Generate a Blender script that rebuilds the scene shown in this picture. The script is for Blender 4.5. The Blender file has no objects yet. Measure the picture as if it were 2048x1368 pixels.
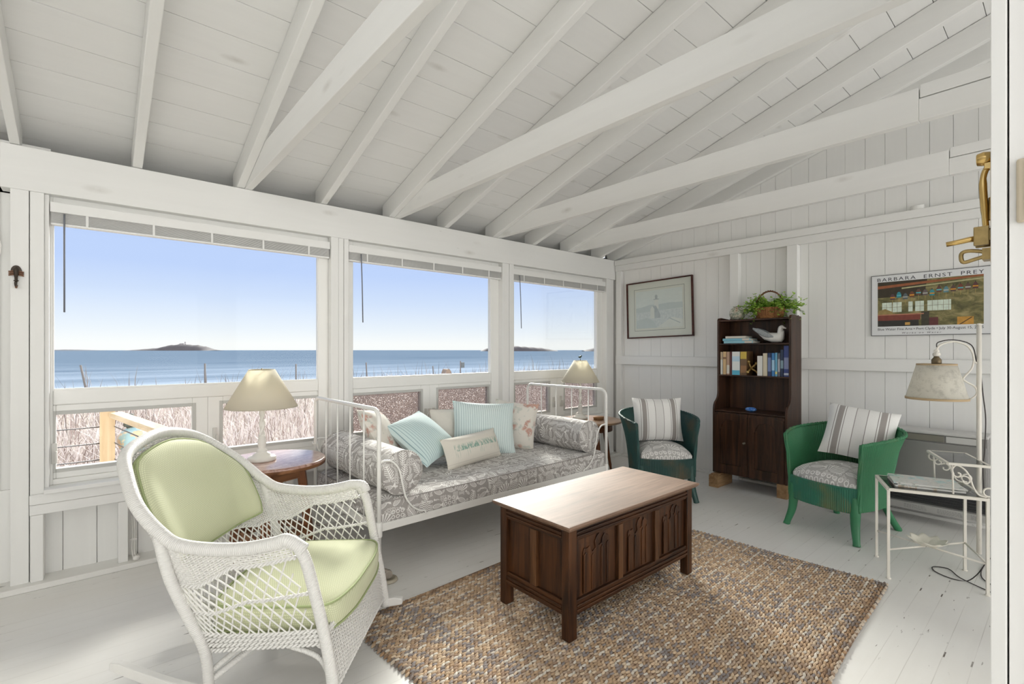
import bpy, math, random
import numpy as np
from mathutils import Vector, Matrix
random.seed(7)
rng = np.random.default_rng(7)
SC = bpy.context.scene
COL = SC.collection
# ------------------------------------------------------------------ camera
cam_d = bpy.data.cameras.new('camera'); cam = bpy.data.objects.new('camera', cam_d); COL.objects.link(cam)
YAW = math.radians(49.198)
cam.location = (0, 0, 1.22); cam.rotation_euler = (math.pi/2, 0, YAW-math.pi/2)
cam_d.sensor_width = 36; cam_d.lens = 972/2048*36; cam_d.shift_y = 16/2048; cam_d.clip_start = 0.05; cam_d.clip_end = 9000
SC.camera = cam
# ------------------------------------------------------------------ colour management, sky, sun
SC.view_settings.view_transform = 'Standard'; SC.view_settings.look = 'None'; SC.view_settings.gamma = 1.0
SC.view_settings.use_curve_mapping = False
SC.view_settings.exposure = 0.52
SC.cycles.max_bounces = 12; SC.cycles.diffuse_bounces = 8; SC.cycles.transparent_max_bounces = 24
SC.cycles.caustics_reflective = False; SC.cycles.caustics_refractive = False
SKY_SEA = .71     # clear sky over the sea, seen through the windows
SKY_LAND = 2.6    # land-side sky, brightened as added fill through the room's open back
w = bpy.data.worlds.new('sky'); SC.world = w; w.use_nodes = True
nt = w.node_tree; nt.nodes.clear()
_tc = nt.nodes.new('ShaderNodeTexCoord'); _sx = nt.nodes.new('ShaderNodeSeparateXYZ'); nt.links.new(_tc.outputs['Generated'], _sx.inputs[0])
_cr = nt.nodes.new('ShaderNodeValToRGB'); nt.links.new(_sx.outputs['Z'], _cr.inputs[0])
e = _cr.color_ramp.elements
e[0].position = 0.0; e[0].color = (1.0, 1.0, 1.0, 1)
e[1].position = 1.0; e[1].color = (.50, .64, 1.0, 1)
for p, c in ((.012, (1.0, 1.0, 1.0)), (.04, (.87, .92, 1.0)), (.09, (.68, .785, 1.0)), (.145, (.55, .68, 1.0)), (.35, (.53, .66, 1.0))):
    x = e.new(p); x.color = (*c, 1)
_mr = nt.nodes.new('ShaderNodeMapRange'); nt.links.new(_sx.outputs['Y'], _mr.inputs[0])
_mr.inputs[1].default_value = .25; _mr.inputs[2].default_value = -.35; _mr.inputs[3].default_value = 0; _mr.inputs[4].default_value = 1
_mx = nt.nodes.new('ShaderNodeMix'); _mx.data_type = 'RGBA'
nt.links.new(_mr.outputs[0], _mx.inputs[0]); nt.links.new(_cr.outputs[0], _mx.inputs[6]); _mx.inputs[7].default_value = (1.0, .985, .96, 1)
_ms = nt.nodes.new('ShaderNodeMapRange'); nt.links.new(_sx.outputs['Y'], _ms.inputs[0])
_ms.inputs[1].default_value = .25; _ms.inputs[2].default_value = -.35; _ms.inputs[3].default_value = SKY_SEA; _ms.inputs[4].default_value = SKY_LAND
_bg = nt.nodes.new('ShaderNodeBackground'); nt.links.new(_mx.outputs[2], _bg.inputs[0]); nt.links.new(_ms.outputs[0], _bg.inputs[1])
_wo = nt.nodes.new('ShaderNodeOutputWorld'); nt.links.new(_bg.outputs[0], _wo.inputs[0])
sun_d = bpy.data.lights.new('sun', 'SUN'); sun = bpy.data.objects.new('sun', sun_d); COL.objects.link(sun)
sun_d.energy = 9.0; sun_d.angle = math.radians(18); sun_d.color = (1.0, .95, .87)
sun.rotation_euler = Vector((-.56, -.83, -.43)).to_track_quat('-Z', 'Y').to_euler()
sun.location = (6, 9, 8)

# ------------------------------------------------------------------ mesh helpers
class MB:
    def __init__(s): s.v = []; s.f = []; s.uv = []; s.sm = []; s.col = None
    def add(s, v, f, smooth=False, uv=None):
        b = len(s.v); s.v += [tuple(p) for p in v]
        for i, q in enumerate(f):
            s.f.append(tuple(b+k for k in q)); s.sm.append(smooth); s.uv.append([uv[k] for k in q] if uv is not None else None)
        return s
    def box(s, x0, x1, y0, y1, z0, z1):
        v = [(x, y, z) for z in (z0, z1) for y in (y0, y1) for x in (x0, x1)]
        return s.add(v, [(0, 2, 3, 1), (4, 5, 7, 6), (0, 1, 5, 4), (2, 6, 7, 3), (0, 4, 6, 2), (1, 3, 7, 5)])
    def obox(s, c, ax, ay, az, hx, hy, hz):
        c = Vector(c); ax, ay, az = Vector(ax).normalized(), Vector(ay).normalized(), Vector(az).normalized()
        v = [c+ax*hx*i+ay*hy*j+az*hz*k for k in (-1, 1) for j in (-1, 1) for i in (-1, 1)]
        return s.add(v, [(0, 2, 3, 1), (4, 5, 7, 6), (0, 1, 5, 4), (2, 6, 7, 3), (0, 4, 6, 2), (1, 3, 7, 5)])
    def bar(s, a, b, wd, ht, up=(0, 0, 1)):
        a, b = Vector(a), Vector(b); d = (b-a); L = d.length; d.normalize()
        sd = d.cross(Vector(up)).normalized(); u = sd.cross(d)
        return s.obox((a+b)/2, d, sd, u, L/2, wd/2, ht/2)
    def prism(s, poly, fn, a0, a1, smooth=False):
        n = len(poly); v = [fn(p, a0) for p in poly]+[fn(p, a1) for p in poly]
        f = [(i, (i+1) % n, n+(i+1) % n, n+i) for i in range(n)]
        return s.add(v, f+[tuple(range(n-1, -1, -1)), tuple(range(n, 2*n))], smooth)
    def tube(s, pts, r, n=8, closed=False, caps=True, flat=1.0, smooth=True):
        P = [Vector(p) for p in pts]; m = len(P)
        R = r if hasattr(r, '__len__') else [r]*m
        T = []
        for i in range(m):
            if closed: t = P[(i+1) % m]-P[i-1]
            else: t = P[min(i+1, m-1)]-P[max(i-1, 0)]
            T.append(t.normalized() if t.length > 1e-9 else Vector((0, 0, 1)))
        u = T[0].orthogonal().normalized() if abs(T[0].z) > .95 else T[0].cross(Vector((0, 0, 1))).normalized()
        v = []; uv = []; L = 0
        for i in range(m):
            if i:
                u = (u-T[i]*u.dot(T[i]))
                u = u.normalized() if u.length > 1e-6 else T[i].orthogonal().normalized()
                L += (P[i]-P[i-1]).length
            b = T[i].cross(u)
            for k in range(n):
                a = 2*math.pi*k/n
                v.append(P[i]+(u*math.cos(a)+b*math.sin(a)*flat)*R[i]); uv.append((L, k/n*2*math.pi*R[i]))
        f = []
        for i in range(m if closed else m-1):
            j = (i+1) % m
            for k in range(n): f.append((i*n+k, i*n+(k+1) % n, j*n+(k+1) % n, j*n+k))
        s.add(v, f, smooth, uv)
        if caps and not closed:
            b = len(s.v)-len(v)
            for q in (tuple(b+k for k in range(n-1, -1, -1)), tuple(b+(m-1)*n+k for k in range(n))):
                s.f.append(q); s.sm.append(False); s.uv.append(None)
        return s
    def lathe(s, prof, c=(0, 0, 0), n=32, smooth=True, caps=True):
        m = len(prof); v = []; uv = []; L = 0
        for i, (r, z) in enumerate(prof):
            if i: L += math.hypot(r-prof[i-1][0], z-prof[i-1][1])
            for k in range(n):
                a = 2*math.pi*k/n; v.append((c[0]+r*math.cos(a), c[1]+r*math.sin(a), c[2]+z)); uv.append((a*max(r, .02), L))
        f = [(i*n+k, i*n+(k+1) % n, (i+1)*n+(k+1) % n, (i+1)*n+k) for i in range(m-1) for k in range(n)]
        s.add(v, f, smooth, uv); b = len(s.v)-len(v)
        if caps:
            for q in (tuple(b+k for k in range(n-1, -1, -1)), tuple(b+(m-1)*n+k for k in range(n))):
                s.f.append(q); s.sm.append(False); s.uv.append(None)
        return s
    def grid(s, fn, nu, nv, smooth=True, closed_u=False, uvfn=None):
        v = []; uv = []
        for j in range(nv+1):
            for i in range(nu if closed_u else nu+1):
                v.append(fn(i/nu, j/nv)); uv.append(uvfn(i/nu, j/nv) if uvfn else (i/nu, j/nv))
        W = nu if closed_u else nu+1
        f = [(j*W+i, j*W+(i+1) % W, (j+1)*W+(i+1) % W, (j+1)*W+i) for j in range(nv) for i in range(nu)]
        return s.add(v, f, smooth, uv)
    def build(s, name, mat, parent=None, bevel=0, subsurf=0, solid=0, label=None):
        me = bpy.data.meshes.new(name); me.from_pydata(s.v, [], s.f); me.validate(clean_customdata=False)
        if len(me.polygons) == len(s.f):
            me.polygons.foreach_set('use_smooth', s.sm)
            V = np.array(s.v, dtype=float); ul = me.uv_layers.new(name='UVMap'); out = np.zeros((len(me.loops), 2)); k = 0
            for q, u in zip(s.f, s.uv):
                if u is None:
                    P = V[list(q)]; nrm = np.cross(P[1]-P[0], P[2]-P[0]) if len(q) > 2 else np.array((0, 0, 1.)); a = int(np.argmax(np.abs(nrm)))
                    ax = ((1, 2), (0, 2), (0, 1))[a]; out[k:k+len(q)] = P[:, ax]
                else: out[k:k+len(q)] = u
                k += len(q)
            ul.data.foreach_set('uv', out.ravel())
        if s.col is not None:
            at = me.color_attributes.new('tint', 'FLOAT_COLOR', 'POINT'); at.data.foreach_set('color', np.asarray(s.col, dtype=np.float32).ravel())
        for m in (mat if isinstance(mat, (list, tuple)) else [mat]): me.materials.append(m)
        me.update()
        o = bpy.data.objects.new(name, me); COL.objects.link(o)
        if parent is not None: o.parent = parent
        if bevel:
            b = o.modifiers.new('b', 'BEVEL'); b.width = bevel; b.segments = 2; b.limit_method = 'ANGLE'; b.angle_limit = math.radians(40)
        if solid:
            b = o.modifiers.new('s', 'SOLIDIFY'); b.thickness = solid; b.offset = 0
        if subsurf:
            b = o.modifiers.new('ss', 'SUBSURF'); b.levels = subsurf; b.render_levels = subsurf
        if label: o['label'] = label
        return o
def tag(o, label, cat, group=None, kind=None):
    o['label'] = label; o['category'] = cat
    if group: o['group'] = group
    if kind: o['kind'] = kind
    return o
def thing(name, label, cat, loc=(0, 0, 0), rz=0, group=None):
    o = bpy.data.objects.new(name, None); COL.objects.link(o); o.location = loc; o.rotation_euler = (0, 0, rz); o.empty_display_size = .05
    return tag(o, label, cat, group)
def struct(name, mb, mat, label, cat, parent=None, bevel=0):
    o = mb.build(name, mat, parent, bevel=bevel); return tag(o, label, cat, kind='structure')
def bez(pts, n=8, closed=False):
    """Catmull-Rom through the points."""
    P = [Vector(p) for p in pts]; out = []; m = len(P)
    for i in range(m if closed else m-1):
        if closed: a, b, c, d = P[i-1], P[i], P[(i+1) % m], P[(i+2) % m]
        else: a, b, c, d = P[max(i-1, 0)], P[i], P[i+1], P[min(i+2, m-1)]
        for k in range(n):
            t = k/n
            out.append(.5*((2*b)+(c-a)*t+(2*a-5*b+4*c-d)*t*t+(3*b-a-3*c+d)*t**3))
    if not closed: out.append(P[-1])
    return out
def interp(xs, ys):
    return lambda x: float(np.interp(x, xs, ys))

# ------------------------------------------------------------------ materials
class NB:
    """tiny node builder"""
    def __init__(s, name):
        s.m = bpy.data.materials.new(name); s.m.use_nodes = True; s.t = s.m.node_tree; s.t.nodes.clear()
    def n(s, typ, **kw):
        x = s.t.nodes.new(typ)
        for k, v in kw.items(): setattr(x, k, v)
        return x
    def put(s, sock, val):
        if isinstance(val, E): s.t.links.new(val.s, sock)
        elif hasattr(val, 'is_output'): s.t.links.new(val, sock)
        elif isinstance(val, (tuple, list)) and len(val) == 3 and len(sock.default_value) == 4: sock.default_value = (*val, 1)
        else: sock.default_value = val
    def math(s, op, *a):
        x = s.n('ShaderNodeMath', operation=op)
        for i, v in enumerate(a): s.put(x.inputs[i], v)
        return E(s, x.outputs[0])
    def coord(s, kind='Object', scale=(1, 1, 1), rot=(0, 0, 0), loc=(0, 0, 0)):
        c = s.n('ShaderNodeTexCoord'); mp = s.n('ShaderNodeMapping')
        s.t.links.new(c.outputs[kind], mp.inputs[0]); mp.inputs[1].default_value = loc; mp.inputs[2].default_value = rot; mp.inputs[3].default_value = scale
        return mp.outputs[0]
    def xyz(s, v):
        x = s.n('ShaderNodeSeparateXYZ'); s.t.links.new(v, x.inputs[0]); return [E(s, o) for o in x.outputs]
    def vec(s, x, y, z=0.0):
        c = s.n('ShaderNodeCombineXYZ')
        for i, v in enumerate((x, y, z)): s.put(c.inputs[i], v)
        return c.outputs[0]
    def noise(s, v, scale=5, detail=3, rough=.5, dist=0):
        x = s.n('ShaderNodeTexNoise'); s.put(x.inputs['Vector'], v); x.inputs['Scale'].default_value = scale
        x.inputs['Detail'].default_value = detail; x.inputs['Roughness'].default_value = rough; x.inputs['Distortion'].default_value = dist
        return E(s, x.outputs['Fac'])
    def white(s, v):
        x = s.n('ShaderNodeTexWhiteNoise', noise_dimensions='3D'); s.put(x.inputs['Vector'], v); return E(s, x.outputs['Value'])
    def voro(s, v, scale=5, feature='F1', out='Distance', rand=1):
        x = s.n('ShaderNodeTexVoronoi', feature=feature); s.put(x.inputs['Vector'], v); x.inputs['Scale'].default_value = scale; x.inputs['Randomness'].default_value = rand
        return E(s, x.outputs[out]) if out == 'Distance' else x.outputs[out]
    def ramp(s, fac, *stops):
        x = s.n('ShaderNodeValToRGB'); s.put(x.inputs[0], fac); el = x.color_ramp.elements
        while len(el) < len(stops): el.new(.5)
        for q, (p, c) in zip(el, stops): q.position = p; q.color = (*c, 1) if len(c) == 3 else c
        return x.outputs[0]
    def mix(s, fac, a, b, mode='MIX'):
        x = s.n('ShaderNodeMix', data_type='RGBA', blend_type=mode); s.put(x.inputs[0], fac); s.put(x.inputs[6], a); s.put(x.inputs[7], b); return x.outputs[2]
    def bump(s, h, strength=.3, dist=.01):
        x = s.n('ShaderNodeBump'); s.put(x.inputs['Height'], h); x.inputs['Strength'].default_value = strength; x.inputs['Distance'].default_value = dist; return x.outputs[0]
    def bsdf(s, color, rough=.5, metal=0, normal=None, spec=.5, sheen=0, **kw):
        x = s.n('ShaderNodeBsdfPrincipled'); s.put(x.inputs['Base Color'], color); s.put(x.inputs['Roughness'], rough); s.put(x.inputs['Metallic'], metal)
        x.inputs['Specular IOR Level'].default_value = spec
        if sheen: x.inputs['Sheen Weight'].default_value = sheen
        if normal is not None: s.t.links.new(normal, x.inputs['Normal'])
        for k, v in kw.items(): s.put(x.inputs[k.replace('_', ' ')], v)
        return x.outputs[0]
    def out(s, sh):
        o = s.n('ShaderNodeOutputMaterial'); s.t.links.new(sh, o.inputs[0]); return s.m
class E:
    def __init__(s, b, sock): s.b = b; s.s = sock
    def __add__(s, o): return s.b.math('ADD', s, o)
    __radd__ = __add__
    def __sub__(s, o): return s.b.math('SUBTRACT', s, o)
    def __rsub__(s, o): return s.b.math('SUBTRACT', o, s)
    def __mul__(s, o): return s.b.math('MULTIPLY', s, o)
    __rmul__ = __mul__
    def __truediv__(s, o): return s.b.math('DIVIDE', s, o)
    def __lt__(s, o): return s.b.math('LESS_THAN', s, o)
    def __gt__(s, o): return s.b.math('GREATER_THAN', s, o)
    def abs(s): return s.b.math('ABSOLUTE', s)
    def fract(s): return s.b.math('FRACT', s)
    def floor(s): return s.b.math('FLOOR', s)
    def sin(s): return s.b.math('SINE', s)
    def sqrt(s): return s.b.math('SQRT', s)
    def min(s, o): return s.b.math('MINIMUM', s, o)
    def max(s, o): return s.b.math('MAXIMUM', s, o)
    def tri(s): return ((s.fract()-.5).abs())*2.0          # triangle wave 0..1
    def atan2(s, o): return s.b.math('ARCTAN2', s, o)
    def clamp(s):
        r = s.b.math('ADD', s, 0.0); r.s.node.use_clamp = True; return r
def plain(name, color, rough=.5, metal=0, spec=.5, var=.06, scale=12, bump=0, **kw):
    b = NB(name); v = b.coord('Object'); nz = b.noise(v, scale, 4)
    c = b.mix(nz, tuple(max(0, x*(1-var)) for x in color), tuple(min(1, x*(1+var)) for x in color))
    return b.out(b.bsdf(c, rough, metal, b.bump(nz, bump, .004) if bump else None, spec, **kw))
AX = {'x': (1.2, 14, 14), 'y': (14, 1.2, 14), 'z': (14, 14, 1.2)}
def white_wood(name, axis='x', tone=(.80, .80, .785), knots=True, rough=.5, chips=0.0):
    b = NB(name); g = b.noise(b.coord('Object', AX[axis]), 1.6, 5, .6, .6)
    c = b.mix(g, tuple(t*.955 for t in tone), tuple(min(1, t*1.02) for t in tone))
    if knots:
        sc = {'x': (1.1, 3.2, 3.2), 'y': (3.2, 1.1, 3.2), 'z': (3.2, 3.2, 1.1)}[axis]
        k = b.voro(b.coord('Object', sc), 1.9)
        kn = b.noise(b.coord('Object', (9, 9, 9)), 2.5, 4)
        f = (1.0-(k*6.5).clamp())*kn*.95
        c = b.mix(f, c, (.47, .45, .41))
    if chips:
        n1 = b.noise(b.coord('Object', {'x': (6, 40, 40), 'y': (40, 6, 40), 'z': (40, 40, 6)}[axis]), 1.3, 3, .6)
        n2 = b.noise(b.coord('Object'), 3.0, 3)
        f = ((n1-(.74-.10*chips))*18.0).clamp()*((n2-.50)*9.0).clamp()
        c = b.mix(f, c, (.16, .13, .11))
    return b.out(b.bsdf(c, rough, 0, b.bump(g, .12, .003), .4))
def wood(name, dark, light, axis='x', rough=.4, scale=1.0, coat=0, bump=.15):
    b = NB(name); sc = {'x': (1.5, 22, 22), 'y': (22, 1.5, 22), 'z': (22, 22, 1.5)}[axis]
    g = b.noise(b.coord('Object', tuple(q*scale for q in sc)), 1.5, 6, .65, .8); h = b.noise(b.coord('Object'), 5, 3)
    c = b.mix(((g-.36)*3.4).clamp(), dark, light); c = b.mix(h*.40, c, tuple(q*.6 for q in dark))
    return b.out(b.bsdf(c, rough, 0, b.bump(g, bump, .002), .28, Coat_Weight=coat, Coat_Roughness=.25))
W_X = white_wood('white_paint_boards_x', 'x'); W_Y = white_wood('white_paint_boards_y', 'y'); W_Z = white_wood('white_paint_boards_z', 'z', knots=False)
W_DECK = white_wood('white_paint_roof_deck', 'x', (.80, .80, .79))
W_TRIM = white_wood('white_paint_trim', 'x', (.81, .81, .80), knots=False, chips=.5)
W_TRIMZ = white_wood('white_paint_trim_upright', 'z', (.81, .81, .795), knots=False)
W_VINYL = plain('white_window_vinyl', (.82, .82, .80), .35, var=.02)
# ================================================================== the room
YW, XE = 3.5, 4.653            # face of the window wall's casings, plane of the end wall
def box(*a): return MB().box(*a)
# floor: painted boards running along the window wall, chipped along the seams
def floor_mat():
    b = NB('white_painted_floorboards'); x, y, z = b.xyz(b.coord('Object'))
    u = y*(1/.086); cell = u.floor(); fr = u.fract()
    seam = ((fr-.5).abs() > .485)
    v = b.vec(x*.8, y*9.0, cell*3.7); g = b.noise(v, 2.2, 5, .62)
    cl = b.noise(b.vec(x*2.2, y*2.2, 0.0), 1.3, 4, .6)
    c = b.mix(g, (.74, .735, .715), (.81, .805, .79)); c = b.mix((cl-.35)*.9, c, (.70, .675, .635))
    c = b.mix(seam*.55*((b.noise(b.vec(x*1.5, cell*5.1, 0.0), 1.8, 2)-.40)*3.0).clamp(), c, (.30, .28, .25))
    s1 = b.noise(b.vec(x*9.0, y*55.0, 1.0), 1.2, 4, .6); reg = b.noise(b.vec(x, y, 4.0), 1.25, 2)
    ch = ((s1-.685)*25.0).clamp()*((reg-.50)*8.0).clamp()
    edge = ((fr-.5).abs() > .44)*((b.noise(b.vec(x*6.0, cell*9.0, 2.0), 1.5, 3)-.63)*20.0).clamp()*((reg-.47)*8.0).clamp()
    blob = ((b.noise(b.vec(x*5.0, y*9.0, 8.0), 1.4, 4, .65)-.735)*30.0).clamp()*((x-2.6)*2.0).clamp()
    c = b.mix((ch+edge+blob).clamp(), c, (.12, .10, .085))
    return b.out(b.bsdf(c, .42, 0, b.bump(g-seam*.6, .25, .002), .45))
fl = MB().box(-2.2, XE+.02, -4.2, 3.62, -.05, 0)
struct('floor', fl, floor_mat(), 'white painted floorboards with dark chips along the seams', 'floor')

# window wall: upright boards below the sills, behind them the outer skin
mb = MB()
xs = [-.40, -.121, .019, .20, .36, .52, .70, .88, 1.06, 1.24, 1.42, 1.60, 1.78, 1.96, 2.14, 2.32, 2.5, 2.68, 2.86, 3.04, 3.22, 3.40, 3.58, 3.76, 3.94, 4.12, 4.30, 4.48, XE]
for a, c in zip(xs, xs[1:]): mb.box(a+.0015, c-.0015, 3.58, 3.60, 0, .50)
mb.box(-.36, XE+.05, 3.60, 3.68, -.1, .48); mb.box(-.36, -.17, 3.60, 3.68, .48, 2.3); mb.box(-.36, XE+.05, 3.60, 3.72, 2.03, 2.25).box(-2.3, XE+.05, 3.88, 3.92, 2.0, 2.36).box(-2.3, XE+.05, 3.70, 3.90, 2.0, 2.05).box(XE+.021, XE+.12, 3.55, 3.95, 2.0, 2.33)
for a, c in ((1.30, 1.43), (2.905, 3.045), (4.45, XE+.05)): mb.box(a, c, 3.56, 3.68, .48, 2.05)
struct('wall_front', mb, W_Z, 'white upright boarding of the sea side wall below the three windows', 'wall')
# end wall: upright boards, gable to the roof
mb = MB()
bs = [3.60, 3.40, 3.204, 3.049, 2.93, 2.80, 2.678, 2.544, 2.416, 2.287, 2.16, 2.02, 1.891, 1.761, 1.63, 1.495, 1.36, 1.228, 1.092, .963, .831, .698, .567, .437]
while bs[-1] > -4.1: bs.append(bs[-1]-.132)
def roof_z(y): return 2.415+.30*(3.5-(y if y > -.3 else -.6-y))
for k, (a, c) in enumerate(zip(bs, bs[1:])):
    g = .0014 if k % 3 else .003
    zt = [roof_z(a)-.01, roof_z(c)-.01]; d = rng.uniform(0, .002)
    mb.add([(XE+d, a-g/2, 0), (XE+d, c+g/2, 0), (XE+d, c+g/2, zt[1]), (XE+d, a-g/2, zt[0]), (XE+.02, a-g/2, 0), (XE+.02, c+g/2, 0), (XE+.02, c+g/2, zt[1]), (XE+.02, a-g/2, zt[0])],
           [(0, 1, 2, 3), (0, 3, 7, 4), (1, 5, 6, 2), (3, 2, 6, 7), (4, 7, 6, 5)])
mb.add([(XE+.021, 3.7, -.1), (XE+.021, -4.2, -.1), (XE+.021, -4.2, 2.5), (XE+.021, -.3, 3.6), (XE+.021, 3.7, 2.45)]+[(XE+.09, 3.7, -.1), (XE+.09, -4.2, -.1), (XE+.09, -4.2, 2.5), (XE+.09, -.3, 3.6), (XE+.09, 3.7, 2.45)],
       [(0, 1, 2, 3, 4), (9, 8, 7, 6, 5)]+[(i, 5+i, 5+(i+1) % 5, (i+1) % 5) for i in range(5)])
struct('wall_right', mb, W_Z, 'white upright plank end wall with gable', 'wall')
mb = box(-2.3, -2.2, -4.2, 3.75, -.05, 2.6); struct('wall_left', mb, W_Z, 'plain white wall at the far left of the room, out of the picture', 'wall')
mb = MB().box(-2.2, -.36, 3.585, 3.68, 0, 2.30)
struct('wall_back', mb, plain('shade_grey_panel', (.62, .61, .58), .6, var=.03), 'white panel beside the left window casing, greyed to imitate shade', 'wall')  # recess shade imitated by a grey base colour
# roof deck: boards along the wall on both slopes
mb = MB(); sl = .30
ys = [3.4975-.184*k for k in range(-2, 21)]
for a, c in zip(ys, ys[1:]):
    c = max(c, -.3)
    if a <= -.3: break
    g = .002; z0, z1 = roof_z(a-g), roof_z(c+g); j = rng.uniform(-.0012, .0012)
    mb.add([(-2.3, a-g, z0+j), (XE+.05, a-g, z0+j), (XE+.05, c+g, z1+j), (-2.3, c+g, z1+j), (-2.3, a-g, z0+.02), (XE+.05, a-g, z0+.02), (XE+.05, c+g, z1+.02), (-2.3, c+g, z1+.02)],
           [(0, 3, 2, 1), (0, 1, 5, 4), (2, 3, 7, 6), (4, 5, 6, 7)])
for y0, y1 in ((3.9, -.3), (-.3, -4.4)):
    za, zb = roof_z(y0)+.021, roof_z(y1)+.021
    mb.add([(-2.3, y0, za), (XE+.1, y0, za), (XE+.1, y1, zb), (-2.3, y1, zb), (-2.3, y0, za+.05), (XE+.1, y0, za+.05), (XE+.1, y1, zb+.05), (-2.3, y1, zb+.05)],
           [(0, 3, 2, 1), (4, 5, 6, 7), (0, 1, 5, 4), (2, 3, 7, 6), (0, 4, 7, 3), (1, 2, 6, 5)])
struct('ceiling', mb, W_DECK, 'white painted roof boards sloping up from the windows', 'ceiling')
# header beam over the windows
mb = box(-.35, XE, YW, 3.60, 2.036, 2.26)
struct('header_beam', mb, white_wood('white_paint_beam', 'x', (.80, .80, .785), True, .5, .35), 'long white header beam running over all three windows', 'beam', bevel=.004)
# rafters
RX = [(-.317, -.279), (.172, .218), (.699, .745), (1.228, 1.274), (1.756, 1.803), (2.264, 2.309), (2.792, 2.838), (3.291, 3.337), (3.803, 3.855), (4.318, 4.362), (4.606, 4.65)]
ORD = ['partly cut off at the upper left corner', 'standing alone over the left window', 'beside the leftmost tie beam', 'just left of the middle window post', 'beside the second tie beam from the left',
       'halfway between the second and third tie beams', 'beside the third tie beam from the left', 'halfway between the third and fourth tie beams', 'beside the tie beam nearest the end wall', 'between the last tie beam and the end wall', 'fixed against the gable planks of the end wall']
for (a, c), wd in zip(RX, ORD):
    mb = MB(); y0, y1 = 3.62, -.28; t = .152
    z0, z1 = roof_z(y0)-.003, roof_z(y1)-.003; zb = 2.26
    v = [(x, y, z) for x in (a, c) for (y, z) in ((y0, z0), (y1, z1), (y1, z1-t), (YW+.002, roof_z(YW)-t), (y0, zb+.001))]
    mb.add(v, [(0, 1, 2, 3, 4), (9, 8, 7, 6, 5), (0, 5, 6, 1), (1, 6, 7, 2), (2, 7, 8, 3), (3, 8, 9, 4), (4, 9, 5, 0)])
    struct('roof_rafter', mb, W_Y, 'white sloping roof rafter '+wd, 'rafter', bevel=.004)
mb = box(-2.25, XE, -.32, -.28, 3.25, 3.55); struct('ridge_beam', mb, W_X, 'white ridge board at the top of the roof, out of the picture', 'beam')
# tie beams, the two right hand ones lapped
TB = [(.7455, .789, None, 'white tie beam crossing at the upper left, leftmost of four'), (1.8035, 1.849, None, 'white tie beam ending over the middle window post, longest in view'),
      (2.8385, 2.884, .464, 'white lapped tie beam ending over the middle window'), (3.8555, 3.90, .49, 'white lapped tie beam nearest the end wall')]
for a, c, lap, lab in TB:
    z0, z1 = 2.2605, 2.412
    if lap is None: mb = box(a, c, -3.6, 3.6, z0, z1)
    else:
        mb = box(a, c, lap, 3.6, z0, z1); mb.box(a, c, -3.6, lap, z0, z1-.052); mb.box(a, c, -3.6, lap-.004, z1-.048, z1+.012)
    struct('tie_beam', mb, W_Y, lab, 'beam', bevel=.003)

# ------------------------------------------------------------------ trims on the window wall
n_tr = [0]
def trim(mb, label, mat=None, bevel=.003):
    n_tr[0] += 1; return struct('trim_%d' % n_tr[0], mb, mat or W_TRIMZ, label, 'trim', bevel=bevel)
trim(box(-.314, -.2465, YW, 3.60, 0, 2.036), 'white casing board at the far left edge of the window wall')
trim(box(-.2435, -.19, YW+.004, 3.60, .02, 2.036).box(-.19, -.172, YW+.02, 3.60, .49, 2.036), 'white casing board between metal wall ornament and left window')
trim(MB().box(1.302, 1.355, YW, 3.60, 0, 2.036).box(1.357, 1.395, YW+.006, 3.60, 0, 2.036).box(1.397, 1.431, YW, 3.60, 0, 2.036), 'white grooved post between the left and middle windows')
trim(MB().box(2.906, 2.955, YW, 3.60, 0, 2.036).box(2.957, 2.99, YW+.006, 3.60, 0, 2.036).box(2.992, 3.045, YW, 3.60, 0, 2.036), 'white grooved post between the middle and right windows')
trim(MB().box(4.451, 4.51, YW, 3.60, 0, 2.036).box(4.512, 4.60, YW+.015, 3.60, 0, 2.036), 'white casing post right of the right window')
trim(MB().box(4.61, XE-.001, 3.42, 3.49, 0, 2.13), 'white upright corner strip where the walls meet')
trim(MB().box(-.19, 4.45, 3.455, 3.58, .478, .50), 'white window sill board under all three windows', W_TRIM)
trim(MB().box(-.2435, 4.51, 3.475, 3.59, .426, .4765).box(-.2435, 4.51, 3.482, 3.59, .372, .424), 'white double ledge boards just below the window sill', W_TRIM)
for a, c, lab in ((-.239, -.192, 'rounded white stud below the left end of the sill'), (.108, .152, 'white stud below the sill, behind the wicker rocker'), (.99, 1.04, 'white stud below the sill by the round table'),
                  (1.33, 1.40, 'white stud below the sill behind the left bed bolster'), (2.9, 2.98, 'white stud below the sill behind the right bed bolster')):
    trim(box(a, c, 3.482, 3.585, .03, .371), lab)
b_ = white_wood('white_paint_baseboard', 'x', (.78, .775, .75), False, .5, 1.2)
tag(box(-.45, XE, 3.44, 3.585, 0, .03).build('baseboard_front', b_, bevel=.004), 'chipped white sole plate along the foot of the window wall', 'baseboard', kind='structure')
# ------------------------------------------------------------------ trims on the end wall
trim(MB().box(4.604, XE-.001, -4.1, 3.492, 1.056, 1.15), 'white horizontal rail at mid height of the end wall', W_Y)
trim(MB().box(4.585, XE-.001, -4.1, 3.492, 2.195, 2.256).box(4.60, XE-.001, -4.1, 3.492, 2.13, 2.194), 'white double ledge under the gable of the end wall', W_Y)
trim(box(4.585, XE-.001, 2.064, 2.145, 0, 2.129), 'white upright wall stud behind the left side of the bookcase')
trim(box(4.585, XE-.001, 1.56, 1.643, 0, 2.129), 'white upright wall stud behind the right side of the bookcase')
tag(box(4.60, XE-.001, -4.1, 3.42, 0, .022).build('baseboard_right', b_, bevel=.003), 'low white baseboard along the end wall', 'baseboard', kind='structure')
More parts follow.
